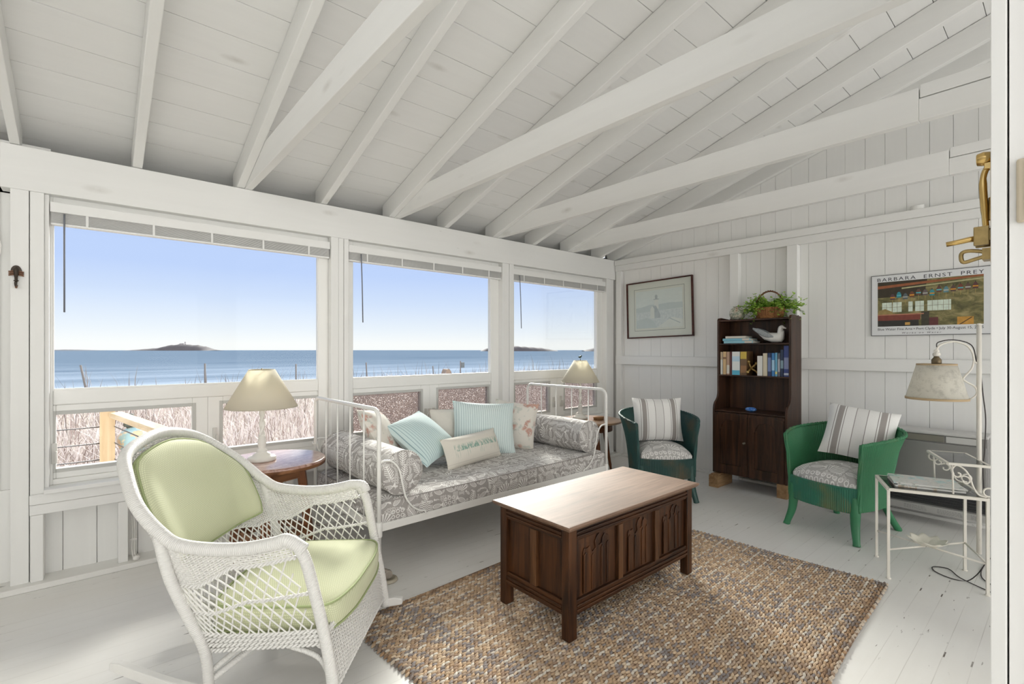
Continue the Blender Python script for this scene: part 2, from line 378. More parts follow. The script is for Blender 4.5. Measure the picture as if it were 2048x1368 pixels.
# ------------------------------------------------------------------ partition close to the camera
mb = MB().box(1.262, 1.40, -1.9, .078, 0, 2.9)
struct('wall_near', mb, white_wood('white_paint_partition', 'z', (.80, .795, .78), False), 'end of a white partition wall at the right edge of the picture', 'wall')
trim(box(1.250, 1.41, .0808, .1015, 0, 2.9), 'white corner board on the partition at the right edge', bevel=.0015)

# ------------------------------------------------------------------ windows
def glass_mat(name, tint=(.97, .985, .98), wet=0.0, refl=.12):
    b = NB(name); t = b.n('ShaderNodeBsdfTransparent'); t.inputs[0].default_value = (*tint, 1)
    g = b.n('ShaderNodeBsdfGlossy'); g.inputs['Roughness'].default_value = .03; g.inputs[0].default_value = (.9, .95, .95, 1)
    fr = b.n('ShaderNodeFresnel'); fr.inputs[0].default_value = 1.42
    m = b.n('ShaderNodeMixShader'); b.t.links.new((E(b, fr.outputs[0])*refl).s, m.inputs[0]); b.t.links.new(t.outputs[0], m.inputs[1]); b.t.links.new(g.outputs[0], m.inputs[2])
    if not wet: return b.out(m.outputs[0])
    co = b.coord('Object'); d = b.voro(co, 105); n1 = b.noise(co, 60, 3); n2 = b.noise(co, 3.0, 2)
    r = b.n('ShaderNodeBsdfRefraction'); r.inputs['Roughness'].default_value = .22; r.inputs['IOR'].default_value = 1.12; r.inputs[0].default_value = (.52, .48, .455, 1)
    b.t.links.new(b.bump(d+n1*.6, 1.0, .02), r.inputs['Normal'])
    sp = b.n('ShaderNodeBsdfTranslucent'); sp.inputs[0].default_value = (.92, .92, .92, 1)
    drop = ((b.noise(co, 150, 2)-.62)*16.0).clamp()
    m2 = b.n('ShaderNodeMixShader'); b.put(m2.inputs[0], (n2*.5+.28).clamp()*wet); b.t.links.new(m.outputs[0], m2.inputs[1]); b.t.links.new(r.outputs[0], m2.inputs[2])
    m3 = b.n('ShaderNodeMixShader'); b.put(m3.inputs[0], drop*.8*wet); b.t.links.new(m2.outputs[0], m3.inputs[1]); b.t.links.new(sp.outputs[0], m3.inputs[2])
    return b.out(m3.outputs[0])
G_CLEAR = glass_mat('clear_window_glass'); G_WET = glass_mat('glass_with_condensation', (.74, .69, .66), 1.0); G_WET2 = glass_mat('glass_with_light_condensation', (.76, .72, .70), .8)
GREYV = plain('grey_gasket', (.52, .52, .50), .5, var=.02)
LATCH = plain('grey_white_latch', (.62, .61, .58), .35, var=.02)
def frame_mb(x0, x1, z0, z1, wl, wr, wb, wt, y0, y1):
    m = MB(); m.box(x0, x0+wl, y0, y1, z0, z1).box(x1-wr, x1, y0, y1, z0, z1).box(x0+wl, x1-wr, y0, y1, z0, z0+wb).box(x0+wl, x1-wr, y0, y1, z1-wt, z1); return m
def window(i, x0, x1, gx0, gx1, lows, label, wet):
    r = bpy.data.objects.new('window_%d' % i, None); COL.objects.link(r); r.location = (x0, 3.58, .50); tag(r, label, 'window', kind='structure')
    o = (-x0, -3.58, -.50)
    def L(mb, name, mat, par=r, bevel=.003):
        mb.v = [(p[0]+o[0], p[1]+o[1], p[2]+o[2]) for p in mb.v]; return mb.build(name, mat, par, bevel=bevel)
    L(frame_mb(x0-.004, x1+.004, .50, 2.04, gx0-x0+.004, x1-gx1+.004, .03, .12, 3.560, 3.612), 'frame', W_VINYL)
    L(frame_mb(gx0-.007, gx1+.007, 1.0, 1.928, .012, .012, .012, .012, 3.566, 3.586), 'glazing_bead', W_VINYL, bevel=.002)
    L(MB().box(gx0, gx1, 3.562, 3.612, .925, 1.005), 'mid_rail', W_VINYL, bevel=.006)
    p = L(MB().box(gx0-.01, gx1+.01, 3.588, 3.592, 1.0, 1.935), 'upper_pane', G_CLEAR, bevel=0)
    for k, (a, c, z0, z1) in enumerate(lows):
        xa = gx0 if k == 0 else (lows[0][1]+lows[1][0])/2; xb = gx1 if k == 1 else (lows[0][1]+lows[1][0])/2
        s = L(frame_mb(xa, xb, .53, .925, a-xa, xb-c, z0-.53, .925-z1, 3.568, 3.62), 'casement_sash', W_VINYL, bevel=.004)
        L(frame_mb(a-.02, c+.02, z0-.02, z1+.02, .02, .02, .02, .02, 3.564, 3.575), 'gasket_bead', GREYV, s, bevel=.002)
        L(MB().box(a-.008, c+.008, 3.588, 3.592, z0-.008, z1+.008), 'lower_pane', G_WET if wet == 1 else (G_WET2 if wet == 2 else G_CLEAR), s, bevel=0)
        hx = (xa+(a-xa)*.45) if (k == 0) == (i == 1) and k == 0 else (xb-(xb-c)*.45 if k == 0 else xa+(a-xa)*.45)
        h = MB(); zc = (z0+z1)/2-.06
        h.box(hx-.012, hx+.012, 3.555, 3.57, zc-.055, zc+.055); h.box(hx+.003, hx+.012, 3.535, 3.556, zc-.05, zc+.012)
        L(h, 'latch_handle', LATCH, s, bevel=.003)
    return r
window(1, -.172, 1.30, -.160, 1.232, ((-.148, .467, .583, .872), (.633, 1.225, .590, .876)), 'left window, widest, showing the dark island and the deck post', 0)
window(2, 1.433, 2.904, 1.487, 2.818, ((1.493, 2.074, .592, .874), (2.245, 2.789, .592, .88)), 'middle window with wet misted lower panes behind the daybed', 1)
window(3, 3.047, 4.449, 3.10, 4.36, ((3.12, 3.585, .592, .88), (3.827, 4.342, .592, .885)), 'right window beside the end wall, behind the small lamp', 2)
# blinds, raised
B_RAIL = plain('white_blind_rail', (.80, .80, .785), .4, var=.02); B_SLAT = plain('grey_white_blind_slats', (.76, .76, .745), .45, var=.04)
B_WAND = plain('backlit_grey_wand', (.16, .17, .20), .3, var=.05)  # dark look of a backlit wand put into its colour
def blind(x0, x1, wx, zw, lab, lean):
    t = thing('window_blind', lab, 'blind', (x0, 3.535, 2.0))
    W = x1-x0
    MB().box(0, W, -.022, .02, -.05, 0).box(0, W, -.024, -.0225, -.053, -.003).build('headrail', B_RAIL, t, bevel=.003)
    m = MB()
    for k in range(13): m.box(.004, W-.004, -.016, .016, -.0545-.0042*k, -.0525-.0042*k)
    m.build('slat_stack', B_SLAT, t); MB().box(.002, W-.002, -.017, .017, -.119, -.107).build('bottom_rail', B_RAIL, t, bevel=.003)
    n = 5
    for k in range(n):
        xx = W*(.1+.8*k/(n-1)); MB().box(xx-.006, xx+.006, -.021, -.017, -.117, -.052).build('ladder_clip', B_RAIL, t, bevel=.001)
    xx = wx-x0
    MB().tube([(xx, -.03, -.06), (xx, -.035, -.1), (xx+lean*.5, -.035, (zw-2.0)*.5), (xx+lean, -.034, zw-2.0)], .0042, 6).build('wand', B_WAND, t)
blind(-.168, 1.297, -.113, 1.42, 'raised white blind with dark wand over the left window', 0)
blind(1.436, 2.901, 1.528, 1.427, 'raised white blind over the middle window', .012)
blind(3.05, 4.446, 3.122, 1.429, 'raised white blind over the right window', .02)
# ================================================================== outside
def sand_mat():
    b = NB('dry_dune_ground'); n = b.noise(b.coord('Object'), 2.5, 6, .7)
    return b.out(b.bsdf(b.ramp(n, (.3, (.26, .21, .17)), (.7, (.42, .37, .32))), .95))
def ground_z(x, y):
    z = -.62+.05*math.sin(x*.9+y*.5)+.04*math.sin(x*2.3-y*1.7)
    yy = y-.10*x
    if yy > 20: z -= min(2.3, (yy-20)**1.5*.10)
    else: z += .0*yy
    z += .16*math.exp(-((yy-19)/3.0)**2)
    if x < -1 and yy > 12: z += .12*math.exp(-((x+3.2)/1.2)**2)
    return z
mb = MB(); mb.grid(lambda u, v: (-14+u*74, 3.7+v**1.4*46, ground_z(-14+u*74, 3.7+v**1.4*46)), 110, 90)
o = mb.build('dune_ground', sand_mat()); tag(o, 'pale sandy ground sloping from the house to the sea', 'ground', kind='structure')
def sea_mat():
    b = NB('sea_water'); x, y, z = b.xyz(b.coord('Object'))
    d = b.noise(b.vec(x*.012, y*.075, 0.0), 1.0, 9, .70); n = b.noise(b.vec(x*.12, y*.5, 0.0), 1.0, 5, .6)
    near = (1.0-(b.math('LOGARITHM', y, 10.0)-1.42)/.95).clamp()
    c = b.mix(((d-.35)*2.2).clamp(), (.066, .095, .135), (.12, .155, .20))
    c = b.mix(near*near*((d-.30)*3.2).clamp()*1.0, c, (.46, .52, .60))
    return b.out(b.bsdf(c, .9, 0, b.bump(n, .25, .4), .0))
mb = MB(); mb.add([(-6000, 22, -2.4), (8000, 22, -2.4), (8000, 8000, -2.4), (-6000, 8000, -2.4)], [(0, 1, 2, 3)])
tag(mb.build('sea', sea_mat()), 'blue grey sea with pale surf near the shore', 'sea', kind='structure')
ISL = plain('dark_island_scrub', (.042, .036, .04), .95, var=.5, scale=.03)
def island(px0, px1, D, prof, label, name='island'):
    """ridge seen across px0..px1 at distance D; prof = heights along it, in metres"""
    F, R = Vector((math.cos(YAW), math.sin(YAW), 0)), Vector((math.sin(YAW), -math.cos(YAW), 0))
    a, c = F*D+R*((px0-1024)/972*D), F*D+R*((px1-1024)/972*D)
    ax = (c-a); L = ax.length; ax.normalize(); nr = Vector((-ax.y, ax.x, 0)); hf = interp(*prof)
    def fn(u, v):
        q = (v-.5)*2; h = hf(u)*max(0, 1-abs(q)**2.2)
        h += (math.sin(u*61+v*9)+math.sin(u*143+v*31))*.05*hf(u)*(1-abs(q))
        p = a+ax*(u*L)+nr*(q*L*.16); return (p.x, p.y, -2.6+h)
    mb = MB(); mb.grid(fn, 90, 14); o = mb.build(name, ISL); return o, a, ax, L, hf
isl, ia, iax, iL, ih = island(262, 434, 2600, ([0, .1, .25, .36, .45, .55, .7, .78, .86, .93, 1], [2, 6, 12, 16, 28, 33, 31, 29, 22, 9, 2]), '')
tag(isl, 'dark scrubby island seen through the left window', 'island', kind='structure')
mb = MB(); q = ia+iax*(iL*.63); mb.lathe([(4.5, 0), (3.6, 12)], (q.x, q.y, 27), 10); mb.lathe([(3, 0), (3, 5), (.1, 8)], (q.x, q.y, 39), 10)
mb.obox((q.x-14, q.y+14, 33), (1, -1, 0), (1, 1, 0), (0, 0, 1), 8, 5, 4)
tag(mb.build('lighthouse', plain('grey_lighthouse', (.25, .23, .24), .8)), 'tiny lighthouse on top of the dark island', 'lighthouse')
for a, c, D, pr, lab in ((60, 205, 3200, ([0, .3, .5, .7, 1], [1, 4, 7, 6, 1]), 'low dark islet at the left end of the horizon'),
                         (962, 1114, 1500, ([0, .1, .3, .5, .8, 1], [2, 11, 17, 15, 10, 2]), 'long low island split by the post between middle and right windows'),
                         (1166, 1330, 1400, ([0, .15, .4, 1], [2, 11, 20, 22]), 'low headland at the right end of the horizon')):
    o, *_ = island(a, c, D, pr, lab); tag(o, lab, 'island', kind='structure')
# dry beach grass: far too many blades to count
def grass_mat():
    b = NB('dry_beach_grass'); at = b.n('ShaderNodeVertexColor', layer_name='tint')
    return b.out(b.bsdf(at.outputs[0], .8))
def grass():
    n = 52000
    t = rng.random(n); y = 4.35+(t**1.7)*19.6; x0 = -.14*y-2.2; x1 = 1.28*y+4
    x = x0+rng.random(n)*(x1-x0)
    keep = ~((x < .35) & (y < 5.3))
    x, y = x[keep], y[keep]; n = len(x)
    z = np.array([ground_z(a, c) for a, c in zip(x, y)])
    h = rng.uniform(.22, .55, n)*(1+.15*rng.standard_normal(n)); az = rng.uniform(0, 2*np.pi, n); ln = rng.uniform(.15, 1.1, n)*h; wd = rng.uniform(.0025, .005, n)*(1+y*.09)
    crest = rng.random(n) < .05; h = np.where(crest & (y > 13), h*2.2, h)
    dx, dy = np.cos(az), np.sin(az); px, py = -dy*wd, dx*wd
    bx = np.stack([x-px, y-py, z-.03], 1); by = np.stack([x+px, y+py, z-.03], 1)
    m1 = np.stack([x+dx*ln*.35-px*.8, y+dy*ln*.35-py*.8, z+h*.65], 1); m2 = np.stack([x+dx*ln*.35+px*.8, y+dy*ln*.35+py*.8, z+h*.65], 1)
    tp = np.stack([x+dx*ln, y+dy*ln, z+h], 1)
    V = np.stack([bx, by, m2, m1, tp], 1).reshape(-1, 3)
    base = rng.random(n)[:, None]; A, B_ = np.array([.40, .34, .325]), np.array([.55, .485, .46])
    c = A+(B_-A)*base; c = np.where(rng.random(n)[:, None] < .12, c*np.array([.55, .48, .46]), c); c = np.where((crest & (y > 13))[:, None], c*.32, c)
    colr = np.repeat(np.concatenate([c, np.ones((n, 1))], 1), 5, 0)
    me = bpy.data.meshes.new('beach_grass'); F = []
    me.vertices.add(n*5); me.vertices.foreach_set('co', V.ravel())
    li = (np.arange(n)[:, None]*5+np.array([0, 1, 2, 3, 3, 2, 4])).ravel()
    me.loops.add(n*7); me.loops.foreach_set('vertex_index', li)
    me.polygons.add(n*2); st = (np.arange(n)[:, None]*7+np.array([0, 4])).ravel(); me.polygons.foreach_set('loop_start', st)
    me.update(calc_edges=True)
    at = me.color_attributes.new('tint', 'FLOAT_COLOR', 'POINT'); at.data.foreach_set('color', colr.astype(np.float32).ravel())
    me.materials.append(grass_mat()); o = bpy.data.objects.new('beach_grass', me); COL.objects.link(o)
    tag(o, 'dry pale beach grass growing outside below the windows', 'grass', kind='stuff')
grass()
# fence stakes on the dune crest
F_, R_ = Vector((math.cos(YAW), math.sin(YAW), 0)), Vector((math.sin(YAW), -math.cos(YAW), 0))
def pixdir(px): return F_+R_*((px-1024)/972)
def at_y(px, Y): d = pixdir(px); t = Y/d.y; return d.x*t, Y, t
STK = plain('weathered_stake', (.10, .09, .09), .8)
for px, pt, Y, ln, lab in ((172, 730, 19, .06, 'leaning thin dark stake outside the left window, under the islet'), (410, 727, 19.5, 0, 'thin dark upright stake outside, between dark island and lamp'), (592, 728, 20, .0, 'thin dark stake outside just right of the left lamp shade'),
                           (734, 725, 20, .02, 'thin dark stake outside at the left of the middle window'), (867, 732, 21, .02, 'short thin stake outside in the middle of the middle window')):
    x, y, t = at_y(px, Y); zt = 1.22-(pt-700)/972*t; g = ground_z(x, y)
    tag(MB().tube([(x+.35*ln*5, y, g-.1), (x-ln*2, y, zt)], .028, 6).build('fence_stake', STK), lab, 'stake', 'fence stakes on the dune')
x, y, t = at_y(921, 20); zt = 1.22-(722-700)/972*t; g = ground_z(x, y)
s = thing('beach_sign', 'small dark square notice on a post outside the middle window', 'sign', (x, y, g)); 
MB().tube([(0, 0, -.1), (0, 0, zt-g)], .03, 6).build('post', STK, s)
MB().box(.02, .22, -.03, -.005, zt-g-.34, zt-g-.07).build('sign_panel', plain('dark_sign_panel', (.07, .085, .10), .6), s, bevel=.004)
x, y, t = at_y(897, 20); g = ground_z(x, y); zt = 1.22-(738-700)/972*t
m = MB(); m.grid(lambda u, v: (x+.22*math.cos(u*math.pi)*(1-.15*v), y+v*.4, g+(zt-g)*math.sin(u*math.pi)**.6), 16, 3); 
m.add([(x+.21*math.cos(k/16*math.pi), y, g+(zt-g)*math.sin(k/16*math.pi)**.6) for k in range(17)], [tuple(range(17))])
tag(m.build('driftwood_stump', plain('brown_stump', (.20, .15, .12), .9, var=.4, scale=9)), 'small rounded brown stump on the dune beside the beach sign', 'stump')
# deck corner with post, rail and cables
PINE = wood('new_pine', (.56, .40, .24), (.74, .58, .39), 'z', .6, .5); PINEY = wood('new_pine_rail', (.60, .45, .28), (.76, .62, .44), 'y', .6, .5)
dk = thing('deck_railing', 'new pine deck railing with steel cables outside the left window', 'railing', (.09, 5.0, -.25))
MB().box(-.047, .047, 0, .095, 0, 1.09).build('post', PINE, dk, bevel=.004)
MB().bar((.05, .0, .955), (.255, -1.28, .955), .085, .04).build('top_rail', PINEY, dk, bevel=.004)
CAB = plain('steel_cable', (.14, .14, .15), .4, .8)
for k in range(6):
    z = .86-.13*k
    MB().tube([(.045, 0, z), (.25, -1.28, z)], .0045, 6).build('side_cable', CAB, dk)
    MB().tube([(-.04, .05, z), (-2.2, .05, z-.01)], .0045, 6).build('front_cable', CAB, dk)
tag(MB().box(-2.4, .36, 3.72, 5.12, -.29, -.25).build('deck_floor', wood('deck_boards', (.34, .28, .22), (.52, .44, .36), 'x', .8)), 'grey weathered deck boards outside the left window', 'deck', kind='structure')
def globe_mat():
    b = NB('painted_globe'); co = b.coord('Object'); n = b.noise(co, 11, 4, .55); l = b.noise(co, 26, 3)
    c = b.mix(((n-.48)*30.0).clamp(), (.34, .52, .58), (.66, .50, .32)); c = b.mix(((l-.58)*16.0).clamp(), c, (.70, .64, .50))
    return b.out(b.bsdf(c, .3))
gl = thing('float_ball', 'globe patterned round float behind the deck cables', 'float', (.262, 5.13, -.62))
mb = MB(); mb.lathe([(.112*math.sin(math.pi*k/16), 1.09-.112*math.cos(math.pi*k/16)) for k in range(1, 16)], n=28); mb.build('ball', globe_mat(), gl)
MB().tube([(0, 0, 0), (0, 0, .985)], .012, 8).build('stake', STK, gl)
MB().box(-.07, .03, -.03, .02, 1.205, 1.26).box(-.05, .0, -.02, .02, 1.19, 1.31).build('cleat', plain('dark_metal_cleat', (.10, .11, .10), .5, .6), gl, bevel=.01)
# ================================================================== wicker rocking chair
def wicker_mat(name, tone=(.80, .79, .765), wrap=0):
    b = NB(name); u, v, _ = b.xyz(b.coord('UV')); n = b.noise(b.coord('Object'), 30, 4)
    c = b.mix(n, tuple(t*.93 for t in tone), tone)
    worn = ((b.noise(b.coord('Object'), 9, 5, .7)-.68)*14.0).clamp()*((b.noise(b.coord('Object'), 80, 2)-.5)*6.0).clamp()
    c = b.mix(worn*.8, c, (.42, .34, .27))
    h = ((u*(1/.0062)+v*12.0).tri()) if wrap else n
    return b.out(b.bsdf(c, .45, 0, b.bump(h, .55 if wrap else .2, .0025), .4))
WK = wicker_mat('white_painted_wicker'); WKW = wicker_mat('white_wrapped_cane', wrap=1)
def green_mat():
    b = NB('pale_green_dotted_fabric'); u, v, _ = b.xyz(b.coord('UV'))
    cu, cv = u*(1/.0072), v*(1/.0072); row = cv.floor(); sh = (row*.5).fract()
    fx, fy = (cu+sh).fract()-.5, cv.fract()-.5
    rad = (fx*fx+fy*fy).sqrt(); n = b.noise(b.coord('Object'), 4, 3); th = b.noise(b.vec((cu+sh).floor(), row, 0.0), 7, 2)
    dot = ((.36-rad)*12.0).clamp()*(th*1.2+.2).clamp()
    c = b.mix(n, (.50, .53, .33), (.60, .62, .43)); c = b.mix(dot*.75, c, (.82, .84, .62))
    return b.out(b.bsdf(c, .85, 0, b.bump(dot, .15, .001), .2, .15))
GREEN = green_mat(); GPIPE = plain('green_piping', (.34, .40, .20), .8, var=.1)
wc = thing('wicker_rocking_chair', 'white wicker rocking chair with pale green dotted cushions', 'rocking chair', (.5075, 2.118, 0), -(math.pi/2-YAW))
RIM = [(.27, .335, .595), (.10, .337, .565), (-.08, .337, .575), (-.165, .332, .62), (-.25, .315, .70), (-.325, .262, .78), (-.378, .205, .835), (-.397, .125, .868), (-.405, 0, .888)]
BOT = [(.37, .315, .262), (.22, .312, .25), (.08, .306, .24), (.02, .30, .235), (-.03, .285, .23), (-.06, .23, .226), (-.085, .16, .224), (-.095, .09, .222), (-.10, 0, .22)]
def sym(L): return [Vector((x, -y, z)) for x, y, z in L]+[Vector((x, y, z)) for x, y, z in L[-2::-1]]
NS = 12
rimP = bez(sym(RIM), NS); botP = bez(sym(BOT), NS); NR = len(rimP)
acc = [0]
for p, q in zip(rimP, rimP[1:]): acc.append(acc[-1]+(q-p).length)
RLEN = acc[-1]; ks = list(range(NR))
def atS(P, sarc):
    k = float(np.interp(sarc, acc, ks)); i = min(int(k), NR-2); return P[i].lerp(P[i+1], k-i)
def B(sarc, w):
    a, c = atS(rimP, sarc), atS(botP, sarc); p = a.lerp(c, w)
    o = Vector((p.x-.12, p.y, 0)); o = o.normalized() if o.length else Vector((1, 0, 0))
    return p+o*(.006*math.sin(math.pi*w))
def Bn(sarc, w):
    d1 = B(min(sarc+.01, RLEN), w)-B(max(sarc-.01, 0), w); d2 = B(sarc, min(w+.02, 1))-B(sarc, max(w-.02, 0))
    return d1.cross(d2).normalized()
ctr = Vector((.1, 0, .5))
if Bn(RLEN/2, .4).dot(ctr-B(RLEN/2, .4)) < 0:
    _B0 = Bn
    def Bn(s_, w_): return -_B0(s_, w_)
def wl(sarc):           # lower edge of the close weave, as w
    u = abs(sarc/RLEN-.5)*2; return float(np.interp(u, [0, .35, .62, .78, 1], [.64, .62, .42, .19, .17]))
def wm(sarc):           # middle band
    u = abs(sarc/RLEN-.5)*2; return float(np.interp(u, [0, .35, .62, .78, 1], [.80, .80, .70, .56, .54]))
# rim roll with wrapped cane, curling down into the front posts
front = [Vector((.30, -.335, .588)), Vector((.318, -.333, .555))]
rp = [Vector((.318, -.333, .56)), Vector((.302, -.335, .588))]+rimP+[Vector((.302, .335, .588)), Vector((.318, .333, .56))]
MB().tube(bez(rp[::3]+[rp[-1]], 4), .0215, 10).build('rim_roll', WKW, wc)
for sgn in (-1, 1):
    MB().tube(bez([(.285, sgn*.335, .585), (.318, sgn*.333, .53), (.345, sgn*.326, .42), (.372, sgn*.318, .29), (.398, sgn*.318, .15), (.412, sgn*.32, .035)], 6), [.019]*25+[.0195]*6, 10).build('front_leg', WKW, wc)
    MB().tube(bez([(-.165, sgn*.335, .61), (-.128, sgn*.335, .47), (-.075, sgn*.315, .32), (-.045, sgn*.283, .20), (-.05, sgn*.25, .05)], 6), .0175, 10).build('rear_leg', WKW, wc)
    m = MB(); n = 24
    for k in range(n):
        pass
    def rk(u, sgn=sgn):
        x = -.44+u*.93; return Vector((x, sgn*(.185+.145*min(1, (x+.44)/.82)), .004+max(0, (x-.1)**2/4.2)))
    v = []; f = []
    for k in range(n+1):
        p = rk(k/n); h = .038*(1 if 0 < k < n else .7)
        v += [p+Vector((0, -.014, 0)), p+Vector((0, .014, 0)), p+Vector((0, .014, h)), p+Vector((0, -.014, h))]
    for k in range(n):
        for j in range(4): f.append((4*k+j, 4*k+(j+1) % 4, 4*k+4+(j+1) % 4, 4*k+4+j))
    f += [(3, 2, 1, 0), (4*n, 4*n+1, 4*n+2, 4*n+3)]
    m.add(v, f); m.build('rocker', wicker_mat('white_painted_wood_rocker'), wc, bevel=.004)
    MB().tube(bez([(-.045, sgn*.25, .075), (.07, sgn*.17, .15), (.20, sgn*.05, .215)], 5), .012, 8).tube(bez([(-.04, sgn*.25, .11), (.02, sgn*.25, .16), (.09, sgn*.28, .225)], 5), .010, 8).build('brace', WKW, wc)
    MB().tube(bez([(.25, sgn*.30, .225), (.345, sgn*.30, .19), (.385, sgn*.30, .13)], 5), .009, 6).build('corner_bracket', WKW, wc)
MB().tube([(-.02, -.27, .21), (-.02, .27, .21)], .012, 8).tube([(.36, -.31, .235), (.36, .31, .235)], .014, 8).tube([(.16, -.3, .235), (.16, .3, .235)], .012, 8).box(-.05, .35, -.28, .28, .236, .246).build('seat_frame', WK, wc)
# close weave below the rim
mb = MB(); PIT = .0076; nst = int(RLEN/.0175); SS = [RLEN*(k+.5)/nst for k in range(nst)]
Ls = []
for s_ in SS: Ls.append((B(s_, 0.0)-B(s_, wl(s_))).length)
for s_ in SS: mb.tube([B(s_, .02), B(s_, wl(s_)*.5), B(s_, wl(s_))], .0024, 4, caps=False)
r = 0
while True:
    h = .004+r*PIT
    if h > max(Ls)-.012: break
    run = []
    for k, s_ in enumerate(SS):
        if h < Ls[k]-.010:
            wv = wl(s_)*(1-h/Ls[k]); off = .0026*(1 if (k+r) % 2 else -1); run.append(B(s_, wv)+Bn(s_, wv)*off)
        elif run:
            if len(run) > 2: mb.tube(run, .0030, 4, caps=False, flat=1.0)
            run = []
    if len(run) > 2: mb.tube(run, .0030, 4, caps=False)
    r += 1
mb.build('woven_panel', WK, wc)
def braid(fn, n, rr, amp, pitch, m, cnt=2):
    L = 0
    P = [fn(k/n) for k in range(n+1)]; D = [0]
    for a, c in zip(P, P[1:]): D.append(D[-1]+(c-a).length)
    for j in range(cnt):
        Q = []
        for k in range(n+1):
            a = 2*math.pi*(D[k]/pitch+j/cnt); t = (P[min(k+1, n)]-P[max(k-1, 0)]).normalized(); u = Vector((0, 0, 1)); sd = t.cross(u).normalized()
            Q.append(P[k]+u*math.sin(a)*amp+sd*math.cos(a)*amp)
        m.tube(Q, rr, 5)
mb = MB()
braid(lambda u: B(u*RLEN, wl(u*RLEN)+.005), 300, .0040, .0045, .03, mb); braid(lambda u: B(u*RLEN, .055), 300, .0035, .004, .026, mb)
braid(lambda u: B(u*RLEN, wm(u*RLEN)), 300, .0036, .004, .03, mb)
for q in (.93, .975, 1.02, 1.065): braid(lambda u, q=q: B(u*RLEN, q), 260, .0046, .0048, .034, mb)
mb.build('braided_band', WK, wc)
mb = MB()
def lattice(wa, wb, step, dl):
    k = 0
    while k*step < RLEN+dl:
        for sg in (1, -1):
            s0 = k*step-(dl if sg > 0 else 0); s1 = s0+dl
            if sg < 0: s0, s1 = s1, s0
            pts = []
            for j in range(6):
                q = s0+(s1-s0)*j/5
                if .012 <= q <= RLEN-.012: pts.append(B(q, wa(q)+(wb(q)-wa(q))*j/5)+Bn(q, .6)*(.0018*sg))
            if len(pts) > 1: mb.tube(pts, .0029, 5, caps=False)
        k += 1
lattice(lambda s_: wl(s_)+.01, lambda s_: wm(s_), .041, .088); lattice(lambda s_: wm(s_), lambda s_: .93, .041, .088)
mb.build('lattice_panel', WK, wc)
# woven front apron
mb = MB()
def ap(u, w):
    y = -.315+.63*u; bow = .028*(1-(2*u-1)**2); arch = .055*(1-(2*u-1)**2)
    zt, zb = .285, .075+arch; z = zt+(zb-zt)*w; return Vector((.375+.03*w+bow, y*(1-.02*w), z))
for k in range(37): mb.tube([ap(k/36, w/5) for w in range(6)], .0024, 4, caps=False)
for r in range(30):
    mb.tube([ap(k/36, (r+.5)/30)+Vector((.0026*(1 if (k+r) % 2 else -1), 0, 0)) for k in range(37)], .0029, 4, caps=False)
braid(lambda u: ap(u, 0), 80, .0045, .005, .03, mb); braid(lambda u: ap(u, 1), 80, .004, .0045, .03, mb); braid(lambda u: ap(u, .06), 80, .004, .0045, .03, mb)
mb.build('front_apron', WK, wc)
# seat cushion
def cushion_outline(a):
    """a in 0..1 round the seat"""
    P = bez([(.405, 0), (.40, .15), (.36, .275), (.25, .297), (.05, .292), (-.04, .25), (-.06, 0), (-.04, -.25), (.05, -.292), (.25, -.297), (.36, -.275), (.40, -.15)], 8, True) if False else None
SO = bez([(x, y, 0) for x, y in ((.425, 0), (.418, .16), (.375, .278), (.25, .292), (.06, .285), (-.035, .24), (-.06, 0), (-.035, -.24), (.06, -.285), (.25, -.292), (.375, -.278), (.418, -.16))], 8, True)
cc = Vector((.19, 0, 0))
def seat_pt(k, rr, zz):
    p = cc.lerp(SO[k % len(SO)], rr); return (p.x, p.y, zz)
mb = MB(); n = len(SO); rings = [(.02, .392), (.3, .390), (.55, .383), (.75, .372), (.88, .360), (.965, .347), (1.0, .335), (1.012, .305), (1.0, .27), (.96, .25), (.5, .247)]
zoff = lambda x: (x-.1)*.02
v = []; uv = []
for rr, z in rings:
    for k in range(n):
        p = seat_pt(k, rr, z); v.append((p[0], p[1], z+zoff(p[0]))); uv.append((p[0]+(z-.3)*.7*(1 if rr > .96 else 0), p[1]-(z-.3)*.9*(1 if rr > .96 else 0)))
f = [(i*n+k, i*n+(k+1) % n, (i+1)*n+(k+1) % n, (i+1)*n+k) for i in range(len(rings)-1) for k in range(n)]+[tuple(range(n))[::-1], tuple(range((len(rings)-1)*n, len(rings)*n))]
mb.add(v, f, True, uv); sc = mb.build('seat_cushion', GREEN, wc)
MB().tube([(p[0], p[1], .347+zoff(p[0])) for p in (seat_pt(k, .985, 0) for k in range(n))], .0042, 6, closed=True).tube([(p[0], p[1], .262+zoff(p[0])) for p in (seat_pt(k, 1.0, 0) for k in range(n))], .0042, 6, closed=True).build('seat_piping', GPIPE, sc)
# back cushion lying on the woven back
S0, S1 = .275*RLEN, .725*RLEN
def bc(a, b, th):
    """a,b in -1..1"""
    tw = 1-.10*max(0, b)**2 if b > 0 else 1-.03*b*b
    s_ = RLEN/2+(S1-S0)/2*a*tw*.99
    top = .055+.05*abs(a)**4
    zr, zb = atS(rimP, s_).z, atS(botP, s_).z; wb = (zr-(.452+.02*a*a))/(zr-zb)
    wv = top+(wb-top)*(.5+.5*b)
    p = B(s_, wv); nn = Bn(s_, wv); pf = max(0, (1-abs(a)**3.2))**.5*max(0, (1-abs(b)**3.2))**.5
    return p+nn*(.010+th*(.25+.75*pf)), (a*.30, b*.27)
mb = MB(); N = 22
v = []; uv = []
for side in (0, 1):
    for j in range(N+1):
        for i in range(N+1):
            a, b_ = -1+2*i/N, -1+2*j/N
            p, q = bc(a, b_, .058 if side == 0 else 0); v.append(p); uv.append(q)
W = N+1
